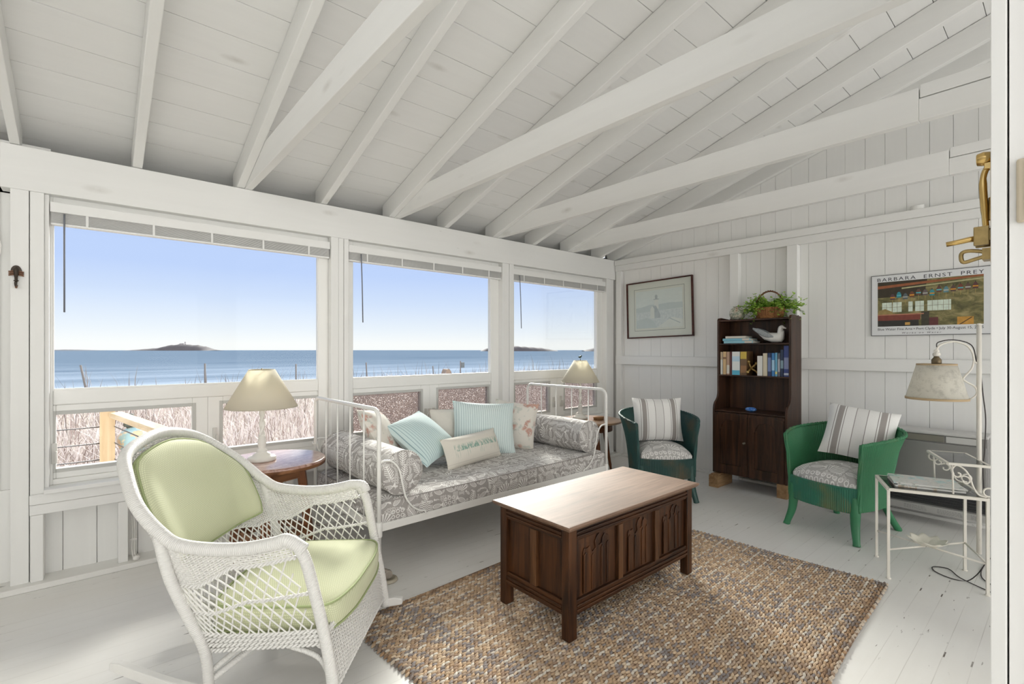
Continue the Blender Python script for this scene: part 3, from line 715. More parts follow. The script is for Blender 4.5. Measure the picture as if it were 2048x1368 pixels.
f = [(j*W+i, j*W+i+1, (j+1)*W+i+1, (j+1)*W+i) for j in range(N) for i in range(N)]+[(W*W+j*W+i, W*W+(j+1)*W+i, W*W+(j+1)*W+i+1, W*W+j*W+i+1) for j in range(N) for i in range(N)]
bd = [i for i in range(W)]+[j*W+N for j in range(1, W)]+[N*W+i for i in range(N-1, -1, -1)]+[j*W for j in range(N-1, 0, -1)]
f += [(bd[k], W*W+bd[k], W*W+bd[(k+1) % len(bd)], bd[(k+1) % len(bd)]) for k in range(len(bd))]
mb.add(v, f, True, uv); bcush = mb.build('back_cushion', GREEN, wc)
MB().tube([v[k] for k in bd], .0045, 6, closed=True).tube([Vector(v[W*W+k])+ (Vector(v[k])-Vector(v[W*W+k]))*.15 for k in bd], .0045, 6, closed=True).build('back_piping', GPIPE, bcush)
mb = MB(); mb.grid(lambda u, w_: B(RLEN*(.30+.04*u), .50+.20*w_)-Bn(RLEN*.3, .5)*.016, 2, 4); mb.build('cushion_tie', GREEN, bcush, solid=.006)

# ================================================================== fish print fabric
def fish_mat(name, ground, ink, s=.088):
    b = NB(name); u, v, _ = b.xyz(b.coord('UV'))
    def layer(u, v, s, seed):
        cu, cv = u*(1/s), v*(1/s); iu, iv = cu.floor(), cv.floor()
        r = b.white(b.vec(iu, iv, seed)); r2 = b.white(b.vec(iu+7.3, iv+2.1, seed))
        x, y = cu.fract()-.5, cv.fract()-.5
        an = (r2-.5)*1.6; ca, sa = b.math('COSINE', an), b.math('SINE', an)
        xr, yr = x*ca-y*sa, x*sa+y*ca
        sg = (r2 > .5)*2.0-1.0; xr = xr*sg
        # fish: body, tail, stripes
        e1 = ((xr-.06)*(xr-.06)*9.0+yr*yr*34.0)
        body = e1 < 1.0; ring = body*(e1 > .72); st = body*((xr*15.0+yr.abs()*5.0).fract() < .45)
        tail = (yr.abs() < (-.22-xr)*.75)*(xr > -.47)
        fish = (ring+st+tail).clamp()
        # coral: stem with side branches
        br = (((yr*7.0-xr.abs()*5.5).fract()-.5).abs() < .21)*(xr.abs() < (.30-yr.abs()*.35))*(yr.abs() < .45)
        coral = (br+(xr.abs() < .028)*(yr.abs() < .46)).clamp()
        # fan weed
        th = xr.atan2(yr+.46); rr = (xr*xr+(yr+.46)*(yr+.46)).sqrt()
        fan = ((th*3.4+.5).fract() < .5)*(th.abs() < .95)*(rr < .88)*(rr > .16)
        # bubbles
        bx, by = (x*3.0+.5).fract()-.5, (y*3.0+.5).fract()-.5; br_ = (bx*bx+by*by).sqrt()
        bub = (br_ < .40)*(br_ > .25)
        # zigzags
        zz = (((y*7.0+(x*5.0).tri()*.55).fract()-.5).abs() < .2)*(x.abs() < .42)
        m = fish*(r < .34)+coral*(r > .34)*(r < .58)+fan*(r > .58)*(r < .76)+bub*(r > .76)*(r < .87)+zz*(r > .87)
        return m.clamp()
    m1 = layer(u, v, s, 1.0); m2 = layer(u+s*.5, v+s*.37, s*.52, 5.0)
    cu, cv = (u*(1/s)).fract()-.5, (v*(1/s)).fract()-.5
    gap = ((cu*cu+cv*cv) > .17)
    m = (m1+m2*gap).clamp(); n = b.noise(b.coord('Object'), 300, 2); q = b.noise(b.coord('Object'), 14, 3)
    c = b.mix((m*(.80+n*.2)).clamp(), ground, ink)
    return b.out(b.bsdf(c, .85, 0, b.bump(q*1.0+n*.05, .35, .012), .2, .1))
FISH = fish_mat('grey_fish_print_cotton', (.37, .35, .335), (.86, .85, .83), .085)
FISH_S = fish_mat('grey_fish_print_seat', (.44, .43, .42), (.82, .81, .79), .11)

# ================================================================== daybed
BO = Vector((1.14, 2.39, 0)); BRZ = math.radians(1.3); BL, BW = 1.95, .90
bedm = white_wood('chipped_white_iron', 'x', (.80, .795, .77), False, .4, .5)
db = thing('daybed', 'white iron daybed with spindle ends on casters under the windows', 'daybed', BO, BRZ)
def end(x):
    rr = .055; zt = .905
    pts = [(x, 0, .055), (x, 0, zt-rr)]+[(x, rr-rr*math.cos(a), zt-rr+rr*math.sin(a)) for a in (math.pi*k/12 for k in range(1, 7))]
    pts += [(x, BW-rr+rr*math.sin(a), zt-rr+rr*math.cos(a)) for a in (math.pi*k/12 for k in range(0, 7))]+[(x, BW, .055)]
    MB().tube(pts, .0115, 10).build('end_frame', bedm, db)
    for k in range(4):
        MB().tube([(x, BW*(k+1)/5, .29), (x, BW*(k+1)/5, zt)], .0048, 8).build('spindle', bedm, db)
    MB().box(x-.003, x+.003, 0, BW, .268, .302).box(x-.02, x+.02, 0, BW, .268, .273).build('end_rail', bedm, db, bevel=.001)
    for y in (0, BW): MB().lathe([(.015, .235), (.017, .24), (.017, .31), (.013, .315)], (x, y, 0), 14).build('post_socket', bedm, db)
for x in (0, BL): end(x)
for y in (0, BW): MB().box(0, BL, y-.003, y+.003, .262, .304).box(0, BL, y-.003 if y else 0, y+.003 if not y else y, .262, .267).build('side_rail', bedm, db, bevel=.0015)
mb = MB()
for k in range(12): mb.box(.08+k*.16, .10+k*.16, .004, BW-.004, .274, .279)
mb.build('spring_slats', bedm, db)
for x, sg in ((0, 1), (BL, -1)):
    for y in (0, BW):
        P = [(x, y, .625), (x+sg*.03, y, .633), (x+sg*.075, y, .622), (x+sg*.115, y, .575), (x+sg*.135, y, .50), (x+sg*.155, y, .42), (x+sg*.195, y, .36), (x+sg*.245, y, .325), (x+sg*.275, y, .318), (x+sg*.285, y, .30)]
        MB().tube(bez([(a, b_+(-.004 if y == 0 else .004), c) for a, b_, c in P], 5), .0055, 8).build('scroll_brace', bedm, db)
CAST = plain('worn_caster_metal', (.34, .30, .26), .45, .5, var=.4, scale=60)
for x in (0, BL):
    for y in (0, BW):
        m = MB(); m.tube([(x, y, .075), (x+.012, y-.005, .062), (x+.035, y-.012, .055), (x+.05, y-.015, .04)], [.012, .012, .010, .008], 8)
        c = Vector((x+.045, y-.014, .034)); 
        m.tube([c+Vector((.3, .95, 0)).normalized()*.011, c-Vector((.3, .95, 0)).normalized()*.011], .021, 16)
        m.build('caster', CAST, db)
CORD = plain('white_cord', (.78, .77, .74), .6, var=.05)
for x in (-.002, BL+.002):
    MB().tube(bez([(x, BW-.012, .60), (x-.012, BW-.006, .60), (x-.012, BW+.016, .605), (x+.006, BW+.018, .61), (x+.014, BW, .60), (x+.01, BW-.02, .57), (x+.03, BW-.06, .52), (x+.05, BW-.09, .46)], 6), .0042, 6).build('cord_tie', CORD, db)
# glass cup under the front caster
cp = MB(); cp.lathe([(.046, .0), (.05, .004), (.046, .013), (.034, .016), (.03, .008), (.0, .007)], n=28)
o = cp.build('caster_cup', plain('amber_glass_cup', (.42, .38, .30), .12, var=.1, spec=.8)); q = BO+Vector((.045, -.016, 0)); o.location = (q.x, q.y, .0)
tag(o, 'round glass caster cup under the front left daybed wheel', 'caster cup')
def Tbed(x, y, z): 
    c, s_ = math.cos(BRZ), math.sin(BRZ); return Vector((BO.x+c*x-s_*y, BO.y+s_*x+c*y, z))
# mattress
mt = MB(); x0, x1, y0, y1, z0, z1 = .014, BL-.014, .008, BW-.008, .2815, .425
N1, N2 = 44, 22
def rc(t, a, b_): return a+(b_-a)*t
def top(u, v):
    ex = min(u, 1-u)*(x1-x0); ey = min(v, 1-v)*(y1-y0); dr = .012*math.exp(-ex/.02)+.012*math.exp(-ey/.02)
    return (rc(u, x0, x1), rc(v, y0, y1), z1-dr+.004*math.sin(u*19)*math.sin(v*8)+.002*math.sin(u*53+v*11))
mt.grid(top, N1, N2, uvfn=lambda u, v: (u*(x1-x0), v*(y1-y0)))
def side(pa, pb, off):
    L = (Vector(pb)-Vector(pa)).length; nn = Vector((pb[1]-pa[1], pa[0]-pb[0], 0)).normalized()
    def fn(u, v):
        p = Vector((*pa, 0)).lerp(Vector((*pb, 0)), u)
        bl = .005*math.sin(math.pi*v)+.0025*math.sin(u*L*23)*math.sin(math.pi*v)
        zt = top(0 if pa[0] == pb[0] == x0 else (1 if pa[0] == pb[0] else (p.x-x0)/(x1-x0)), 0 if pa[1] == pb[1] == y0 else (1 if pa[1] == pb[1] else (p.y-y0)/(y1-y0)))[2]
        q = p+nn*(bl if v < .99 else 0); return (q.x, q.y, rc(v, z0, zt))
    mt.grid(fn, 44, 6, uvfn=lambda u, v: (off+u*L, v*.14))
side((x0, y0), (x1, y0), 0.03); side((x1, y0), (x1, y1), 2.1); side((x1, y1), (x0, y1), 3.3); side((x0, y1), (x0, y0), 5.2)
mt.box(x0, x1, y0, y1, z0, z0+.002)
o = mt.build('mattress', FISH); o.location = BO; o.rotation_euler.z = BRZ; tag(o, 'grey fish print mattress lying on the white daybed', 'mattress')
pp = MB(); zz = z1-.012
pp.tube([(x0, y0-.004, zz), (x1, y0-.004, zz)], .0035, 6).tube([(x0, y0, zz), (x0, y1, zz)], .0035, 6).tube([(x1, y0, zz), (x1, y1, zz)], .0035, 6).tube([(x0, y0-.004, z0+.006), (x1, y0-.004, z0+.006)], .0035, 6)
pp.build('piping', plain('grey_piping', (.36, .34, .33), .8), o)
# bolsters
def bolster(cx, lab, y0_, y1_, r=.122):
    c = Tbed(cx, y0_, z1+r-.002); d = Tbed(cx, y1_, z1+r-.002)
    L = (d-c).length; m = MB(); n = 40
    def rr(v): return r*(1-.02*math.cos(v*9))
    def fn(u, v):
        a = 2*math.pi*u; k = rr(v)*(1+.012*math.sin(3*a+v*5)); z = k*math.sin(a); z = max(z, -r*.97); return (k*math.cos(a)*1.02, v*L, z)
    m.grid(fn, n, 16, closed_u=True, uvfn=lambda u, v: (u*2*math.pi*r, v*L))
    b_ = m.build('bolster', FISH); b_.location = c; b_.rotation_euler.z = BRZ; tag(b_, lab, 'bolster', 'bolsters on the daybed')
    for v, sg in ((0, -1), (1, 1)):
        e_ = MB(); e_.grid(lambda u, w_: (fn(u, v)[0]*w_, v*L+sg*.022*(1-w_**2.5), fn(u, v)[2]*w_), n, 6, closed_u=True, uvfn=lambda u, w_: (.3+w_*r*math.cos(2*math.pi*u), .2+w_*r*math.sin(2*math.pi*u)))
        e_.tube([(fn(k/n, v)[0]*1.01, v*L, fn(k/n, v)[2]*1.01) for k in range(n)], .004, 6, closed=True)
        e_.build('end_cap', FISH, b_)
bolster(.155, 'grey fish print bolster at the left end of the daybed', .03, .87)
bolster(BL-.15, 'grey fish print bolster at the right end of the daybed beside the small round table', .05, .87)
# ------------------------------------------------------------------ cushions
def pillow(name, w_, h_, t, mat, c, right, up, label, cat='pillow', group=None, pinch=.07, n=18, uvrot=False, bottom=False, piping=None):
    right = Vector(right).normalized(); up = Vector(up); up = (up-right*up.dot(right)).normalized(); nr = right.cross(up)
    m = MB(); v = []; uv = []
    for sd in (1, -1):
        for j in range(n+1):
            for i in range(n+1):
                a, b_ = -1+2*i/n, -1+2*j/n
                x = a*w_/2*(1-pinch*(1-b_*b_)*abs(a)**3); y = b_*h_/2*(1-pinch*(1-a*a)*abs(b_)**3)
                z = sd*t/2*1.18*max(0, (1-abs(a)**2.3))**.55*max(0, (1-abs(b_)**2.3))**.55
                z += sd*.003*math.sin(a*7+b_*3)*(1-abs(a))*(1-abs(b_))
                v.append((x, y, z)); uv.append((x, y))
    W = n+1; f = [(j*W+i, j*W+i+1, (j+1)*W+i+1, (j+1)*W+i) for j in range(n) for i in range(n)]+[(W*W+j*W+i, W*W+(j+1)*W+i, W*W+(j+1)*W+i+1, W*W+j*W+i+1) for j in range(n) for i in range(n)]
    m.add(v, f, True, uv); o = m.build(name, mat); o.matrix_world = Matrix(((right.x, up.x, nr.x, c[0]), (right.y, up.y, nr.y, c[1]), (right.z, up.z, nr.z, c[2]), (0, 0, 0, 1)))
    tag(o, label, cat, group)
    bd = [i for i in range(W)]+[j*W+n for j in range(1, W)]+[n*W+i for i in range(n-1, -1, -1)]+[j*W for j in range(n-1, 0, -1)]
    if piping: MB().tube([v[k] for k in bd], .003, 5, closed=True).build('seam_piping', piping, o)
    return o
def stripe_mat(name, base, line, pitch, wd, axis='u', base2=None):
    b = NB(name); u, v, _ = b.xyz(b.coord('UV')); q = u if axis == 'u' else v
    l = (((q*(1/pitch)).fract()-.5).abs() < wd); n = b.noise(b.coord('Object'), 90, 3); big = b.noise(b.coord('Object'), 6, 3)
    c = b.mix(big, base, base2 or base); c = b.mix(l*.85, c, line)
    h = (q*(1/pitch)).tri()
    return b.out(b.bsdf(c, .85, 0, b.bump(h+n*.2, .25, .002), .2, .2))
AQ1 = stripe_mat('aqua_pinstripe_quilt', (.64, .765, .765), (.17, .29, .33), .0165, .075, 'u', (.72, .80, .785))
AQ2 = stripe_mat('aqua_ticking', (.56, .72, .735), (.20, .34, .38), .0175, .085, 'u', (.68, .78, .765))
def floral_mat(name, seed=0.):
    b = NB(name); co = b.coord('Object', loc=(seed, seed, 0)); p = b.voro(co, 10, rand=1); n = b.noise(co, 30, 4, .7); cl = b.noise(co, 9, 2)
    fl_ = ((.46-p)*9.0).clamp()*((cl-.44)*14.0).clamp()*((n-.42)*9.0).clamp(); lf = ((b.noise(co, 24, 3)-.57)*16.0).clamp()
    c = b.mix(b.noise(co, 5, 2), (.66, .62, .55), (.74, .72, .67)); c = b.mix(lf*.6, c, (.46, .50, .46)); c = b.mix(fl_, c, b.ramp(n, (.4, (.36, .13, .11)), (.6, (.58, .36, .29))))
    return b.out(b.bsdf(c, .85, 0, None, .2, .1))
CREAM = plain('cream_cotton', (.69, .66, .60), .85, var=.05, scale=30); CPIPE = plain('brown_piping', (.35, .31, .28), .8)
pillow('throw_pillow', .37, .37, .13, floral_mat('floral_cotton'), (1.475, 3.07, .66), (.62, .60, -.12), (-.42, .12, .60), 'cream floral pillow behind the left bolster, partly hidden', group='throw pillows on the daybed')
pillow('throw_pillow', .42, .42, .14, AQ2, (1.735, 2.96, .615), (.36, .16, .06), (-.13, .27, .22), 'aqua pinstriped pillow leaning tilted on the left bolster', group='throw pillows on the daybed')
pillow('throw_pillow', .40, .40, .12, CREAM, (2.14, 3.17, .575), (.93, .02, -.03), (.03, .32, .92), 'plain cream pillow behind the two aqua pillows', group='throw pillows on the daybed', piping=CPIPE)
pillow('throw_pillow', .36, .40, .13, floral_mat('floral_cotton_red', 3.1), (2.615, 3.0, .60), (.62, -.62, -.10), (.12, .12, .95), 'cream pillow with red flowers against the right bolster', group='throw pillows on the daybed')
pillow('throw_pillow', .50, .41, .15, AQ1, (2.30, 2.995, .618), (.80, -.36, -.06), (.06, .33, .92), 'large aqua striped pillow standing upright at the middle of the daybed', group='throw pillows on the daybed')
def lumbar_mat():
    b = NB('cream_lumbar_with_green_print'); u, v, _ = b.xyz(b.coord('UV')); co = b.coord('UV', (60, 22, 1))
    n = b.noise(co, 1.0, 4, .7); w_ = b.noise(b.coord('UV', (95, 9, 1)), 1.0, 3, .6)
    band = (1.0-((v-.0)*(1/.05)).abs()).clamp()*((u.abs() < .215)*1.0); leaf = ((n-.45)*12.0).clamp()*(v > .0); root = ((w_-.55)*12.0).clamp()*(v < .02)
    c = b.mix((band*1.8).clamp()*(leaf+root*.5).clamp()*.85, (.70, .67, .60), (.17, .34, .28))
    c = b.mix((((v+.075).abs()) < .0016)*.5, c, (.45, .42, .38))
    return b.out(b.bsdf(c, .85, 0, None, .2, .1))
pillow('lumbar_pillow', .56, .215, .13, lumbar_mat(), (2.045, 2.80, .522), (.56, .11, .012), (-.05, .30, .80), 'narrow cream lumbar pillow with a green printed band', pinch=.05)
# ================================================================== carved chest
OAK = wood('dark_oak', (.016, .006, .003), (.105, .040, .014), 'z', .40, .8, .0); OAKX = wood('dark_oak_rails', (.016, .006, .003), (.105, .040, .014), 'x', .40, .8, 0)
OAKY = wood('dark_oak_end_rails', (.016, .006, .003), (.105, .040, .014), 'y', .40, .8, 0); OAKL = wood('worn_oak_edge', (.045, .018, .007), (.19, .085, .035), 'z', .38, .8, 0)
def chest_top_mat():
    b = NB('worn_oak_top'); co = b.coord('Object', (1.2, 16, 16)); g = b.noise(co, 1.6, 6, .68, .9); l = b.noise(b.coord('Object', (3, 60, 60)), 1.4, 4, .7); h = b.noise(b.coord('Object'), 2.2, 3)
    c = b.ramp(g, (.3, (.13, .08, .053)), (.55, (.215, .135, .093)), (.75, (.285, .19, .135)))
    c = b.mix(((l-.62)*9.0).clamp()*.65, c, (.05, .025, .015)); c = b.mix(((h-.5)*2.0).clamp()*.4, c, (.11, .055, .035))
    return b.out(b.bsdf(c, .52, 0, b.bump(g+l*.5, .10, .002), .32))
CX0, CX1, CY0, CY1, CZ = 1.481, 2.462, 1.357, 1.803, .013
ch = thing('carved_chest', 'dark oak blanket chest with linenfold panels standing on the rug', 'chest', ((CX0+CX1)/2, (CY0+CY1)/2, CZ))
hx, hy = (CX1-CX0)/2, (CY1-CY0)/2
def mould(x0, x1, y0, y1, prof):
    """stack of slabs: prof = list of (z, outset) rings"""
    m = MB(); v = []
    for z, o in prof: v += [(x0-o, y0-o, z), (x1+o, y0-o, z), (x1+o, y1+o, z), (x0-o, y1+o, z)]
    f = [(4*i+k, 4*i+(k+1) % 4, 4*i+4+(k+1) % 4, 4*i+4+k) for i in range(len(prof)-1) for k in range(4)]
    n = len(prof)-1; f += [(3, 2, 1, 0), (4*n, 4*n+1, 4*n+2, 4*n+3)]; m.add(v, f); return m
mould(-hx, hx, -hy, hy, [(.462, .004), (.464, .014), (.470, .021), (.474, .024), (.480, .028), (.4835, .0275), (.4865, .024), (.4875, .019)]).build('lid', chest_top_mat(), ch, bevel=.001)
for sx in (-1, 1):
    for sy in (-1, 1):
        x0, x1 = sorted((sx*hx, sx*(hx-.05))); y0, y1 = sorted((sy*hy, sy*(hy-.044)))
        MB().box(x0, x1, y0, y1, 0, .462).build('leg', OAK, ch, bevel=.004)
def frieze(z0, z1, name):
    for sy in (-1, 1):
        y0, y1 = sorted((sy*(hy-.006), sy*(hy-.03))); m = MB().box(-hx+.05, hx-.05, y0, y1, z0, z1)
        ya, yb_ = sorted((sy*(hy+.001), sy*(hy-.01)))
        for q in (.30, .62): zc = z0+(z1-z0)*q; m.box(-hx+.05, hx-.05, ya, yb_, zc-.006, zc+.005)
        m.build(name, OAKX, ch, bevel=.003)
    for sx in (-1, 1):
        x0, x1 = sorted((sx*(hx-.006), sx*(hx-.03))); m = MB().box(x0, x1, -hy+.044, hy-.044, z0, z1)
        xa, xb = sorted((sx*(hx+.001), sx*(hx-.01)))
        for q in (.30, .62): zc = z0+(z1-z0)*q; m.box(xa, xb, -hy+.044, hy-.044, zc-.006, zc+.005)
        m.build(name, OAKY, ch, bevel=.003)
frieze(.408, .462, 'top_rail'); frieze(.098, .158, 'bottom_rail')
MB().box(-hx+.03, hx-.03, -hy+.03, hy-.03, .10, .15).build('bottom_board', OAKX, ch)
def linenfold(x0, x1, sy):
    y = sy*(hy-.020); m = MB(); w_ = x1-x0; xc = (x0+x1)/2
    m.box(x0, x1, *sorted((y, y-sy*.01)), .15, .412)
    fw = w_*.62; yo = sy*.012
    fn = lambda p, a: (xc+p[0]*fw/2, y+a*sy, .283+p[1]*.118)
    out = [(-1, -1), (1, -1), (1, .62), (.93, .80), (.78, .84), (.62, .92), (.45, .78), (.40, .60), (.18, .55), (.12, .70), (.22, .86), (.34, .93), (.2, 1.0), (0, .90), (-.14, .72), (-.08, .50), (-.3, .40), (-.46, .52), (-.5, .66), (-.7, .60), (-.9, .64), (-1, .5)]
    m.prism(out, fn, 0, .006)
    for a, c, top in ((-1, -.70, .42), (-.42, -.16, .30), (.30, .52, .48), (.72, .98, .55)):
        m.prism([(a, -.97), (c, -.97), (c, top), ((a+c)/2, top+.06), (a, top-.03)], fn, 0, .0105)
    m.build('linenfold_panel', OAK, ch, bevel=.0022)
for sy in (-1, 1):
    for a, c in ((-hx+.05, -.152), (-.118, .145), (.180, hx-.05)): linenfold(a, c, sy)
    for a, c in ((-.152, -.118), (.145, .180)):
        MB().box(a, c, *sorted((sy*hy-sy*.004, sy*(hy-.03))), .158, .408).build('muntin', OAKL, ch, bevel=.003)
for sx in (-1, 1):
    MB().box(*sorted((sx*(hx-.020), sx*(hx-.03))), -hy+.044, hy-.044, .15, .412).build('end_panel', OAK, ch)
    MB().box(*sorted((sx*(hx-.004), sx*(hx-.03))), -.021, .021, .158, .408).build('end_muntin', OAKL, ch, bevel=.003)

# ================================================================== braided rug
def rug():
    W_, H_ = 2.18, 1.585; a0 = math.radians(2.9); pr, ps = .0125, .0205
    nr, ns = int(H_/pr), int(W_/ps)
    R_i, S_i = np.meshgrid(np.arange(nr), np.arange(ns), indexing='ij'); R_i, S_i = R_i.ravel(), S_i.ravel(); n = R_i.size
    cx = (S_i+.5*(R_i % 2)+.25)*ps+rng.uniform(-.0015, .0015, n); cy = (R_i+.5)*pr+rng.uniform(-.0008, .0008, n)
    L = ps*.60; wd = pr*.62; ht = .0105+rng.uniform(0, .0025, n); sk = .0038*(1-2*(S_i % 2))
    u = np.array([-1, -.55, .55, 1]); hp = np.array([.35, 1, 1, .35]); wp = np.array([.45, 1, 1, .45])
    V = np.zeros((n, 12, 3))
    for i in range(4):
        for j, (q, hh) in enumerate(((-1, .0), (0, 1.0), (1, .0))):
            V[:, i*3+j, 0] = cx+u[i]*L; V[:, i*3+j, 1] = cy+q*wd*wp[i]+sk*u[i]*.8; V[:, i*3+j, 2] = .002+ht*hp[i]*(hh if hh else .25)
    F = []
    for i in range(3):
        for j in range(2): F.append((i*3+j, i*3+j+3, i*3+j+4, i*3+j+1))
    F = np.array(F)
    pal = np.array([(.60, .43, .28), (.74, .57, .40), (.46, .33, .235), (.82, .67, .50), (.36, .335, .335), (.53, .42, .33)])
    band = (np.sin(cx*9.1+np.sin(cy*3)*.6)+np.sin(cx*23.7+cy*1.3))*.5
    pk = rng.random(n); idx = np.where(pk < .30, 0, np.where(pk < .52, 1, np.where(pk < .68, 2, np.where(pk < .80, 3, 5))))
    grey = rng.random(n) < np.clip(.16+.28*band, .03, .5); idx = np.where(grey, 4, idx)
    c = pal[idx]*(.85+.3*rng.random(n))[:, None]
    wh = ((R_i % 6 == 0) & (S_i % 3 != 2)) | ((S_i % 7 == 3) & (R_i % 3 == 0)); c = np.where((wh & (rng.random(n) < .85))[:, None], np.array([.88, .83, .74])*(.9+.15*rng.random(n))[:, None], c)
    edge = (R_i < 3) | (R_i >= nr-3) | (S_i < 1); c = np.where(edge[:, None], c*np.array([.72, .66, .60]), c)
    ca, sa = math.cos(a0), math.sin(a0); X = V[..., 0]-W_/2; Y = V[..., 1]-H_/2
    Y = Y+.006*np.sin(X*5.0)*(np.abs(Y)/.8); X = X+.008*np.sin(Y*7.0+1)*(np.abs(X)/1.1)
    P = np.stack([X*ca-Y*sa+1.993, X*sa+Y*ca+1.372, V[..., 2]], -1).reshape(-1, 3)
    # backing slab
    bx = np.array([(-W_/2, -H_/2), (W_/2, -H_/2), (W_/2, H_/2), (-W_/2, H_/2)])*.994
    bk = np.array([(q[0]*ca-q[1]*sa+1.993, q[0]*sa+q[1]*ca+1.372, z) for z in (.0005, .0075) for q in bx])
    base = P.shape[0]; P = np.concatenate([P, bk])
    cols = np.concatenate([np.repeat(np.concatenate([c, np.ones((n, 1))], 1), 12, 0), np.tile((.20, .13, .085, 1), (8, 1))])
    me = bpy.data.meshes.new('braided_rug'); fq = (np.arange(n)[:, None, None]*12+F[None]).reshape(-1, 4)
    fb = np.array([(0, 3, 2, 1), (4, 5, 6, 7), (0, 1, 5, 4), (1, 2, 6, 5), (2, 3, 7, 6), (3, 0, 4, 7)])+base; fq = np.concatenate([fq, fb]); m = len(fq)
    me.vertices.add(len(P)); me.vertices.foreach_set('co', P.ravel()); me.loops.add(m*4); me.loops.foreach_set('vertex_index', fq.ravel())
    me.polygons.add(m); me.polygons.foreach_set('loop_start', np.arange(m)*4); me.polygons.foreach_set('use_smooth', np.ones(m, bool)); me.update(calc_edges=True)
    at = me.color_attributes.new('tint', 'FLOAT_COLOR', 'POINT'); at.data.foreach_set('color', cols.astype(np.float32).ravel())
    b = NB('braided_jute'); vc = b.n('ShaderNodeVertexColor', layer_name='tint'); nz = b.noise(b.coord('Object', (260, 900, 400)), 1.0, 3)
    mt_ = b.out(b.bsdf(b.mix(nz*.35, vc.outputs[0], (.20, .13, .09), 'MIX'), .85, 0, b.bump(nz, .4, .002), .2))
    me.materials.append(mt_); o = bpy.data.objects.new('braided_rug', me); COL.objects.link(o)
    tag(o, 'brown and cream braided jute rug under the dark chest', 'rug')
rug()

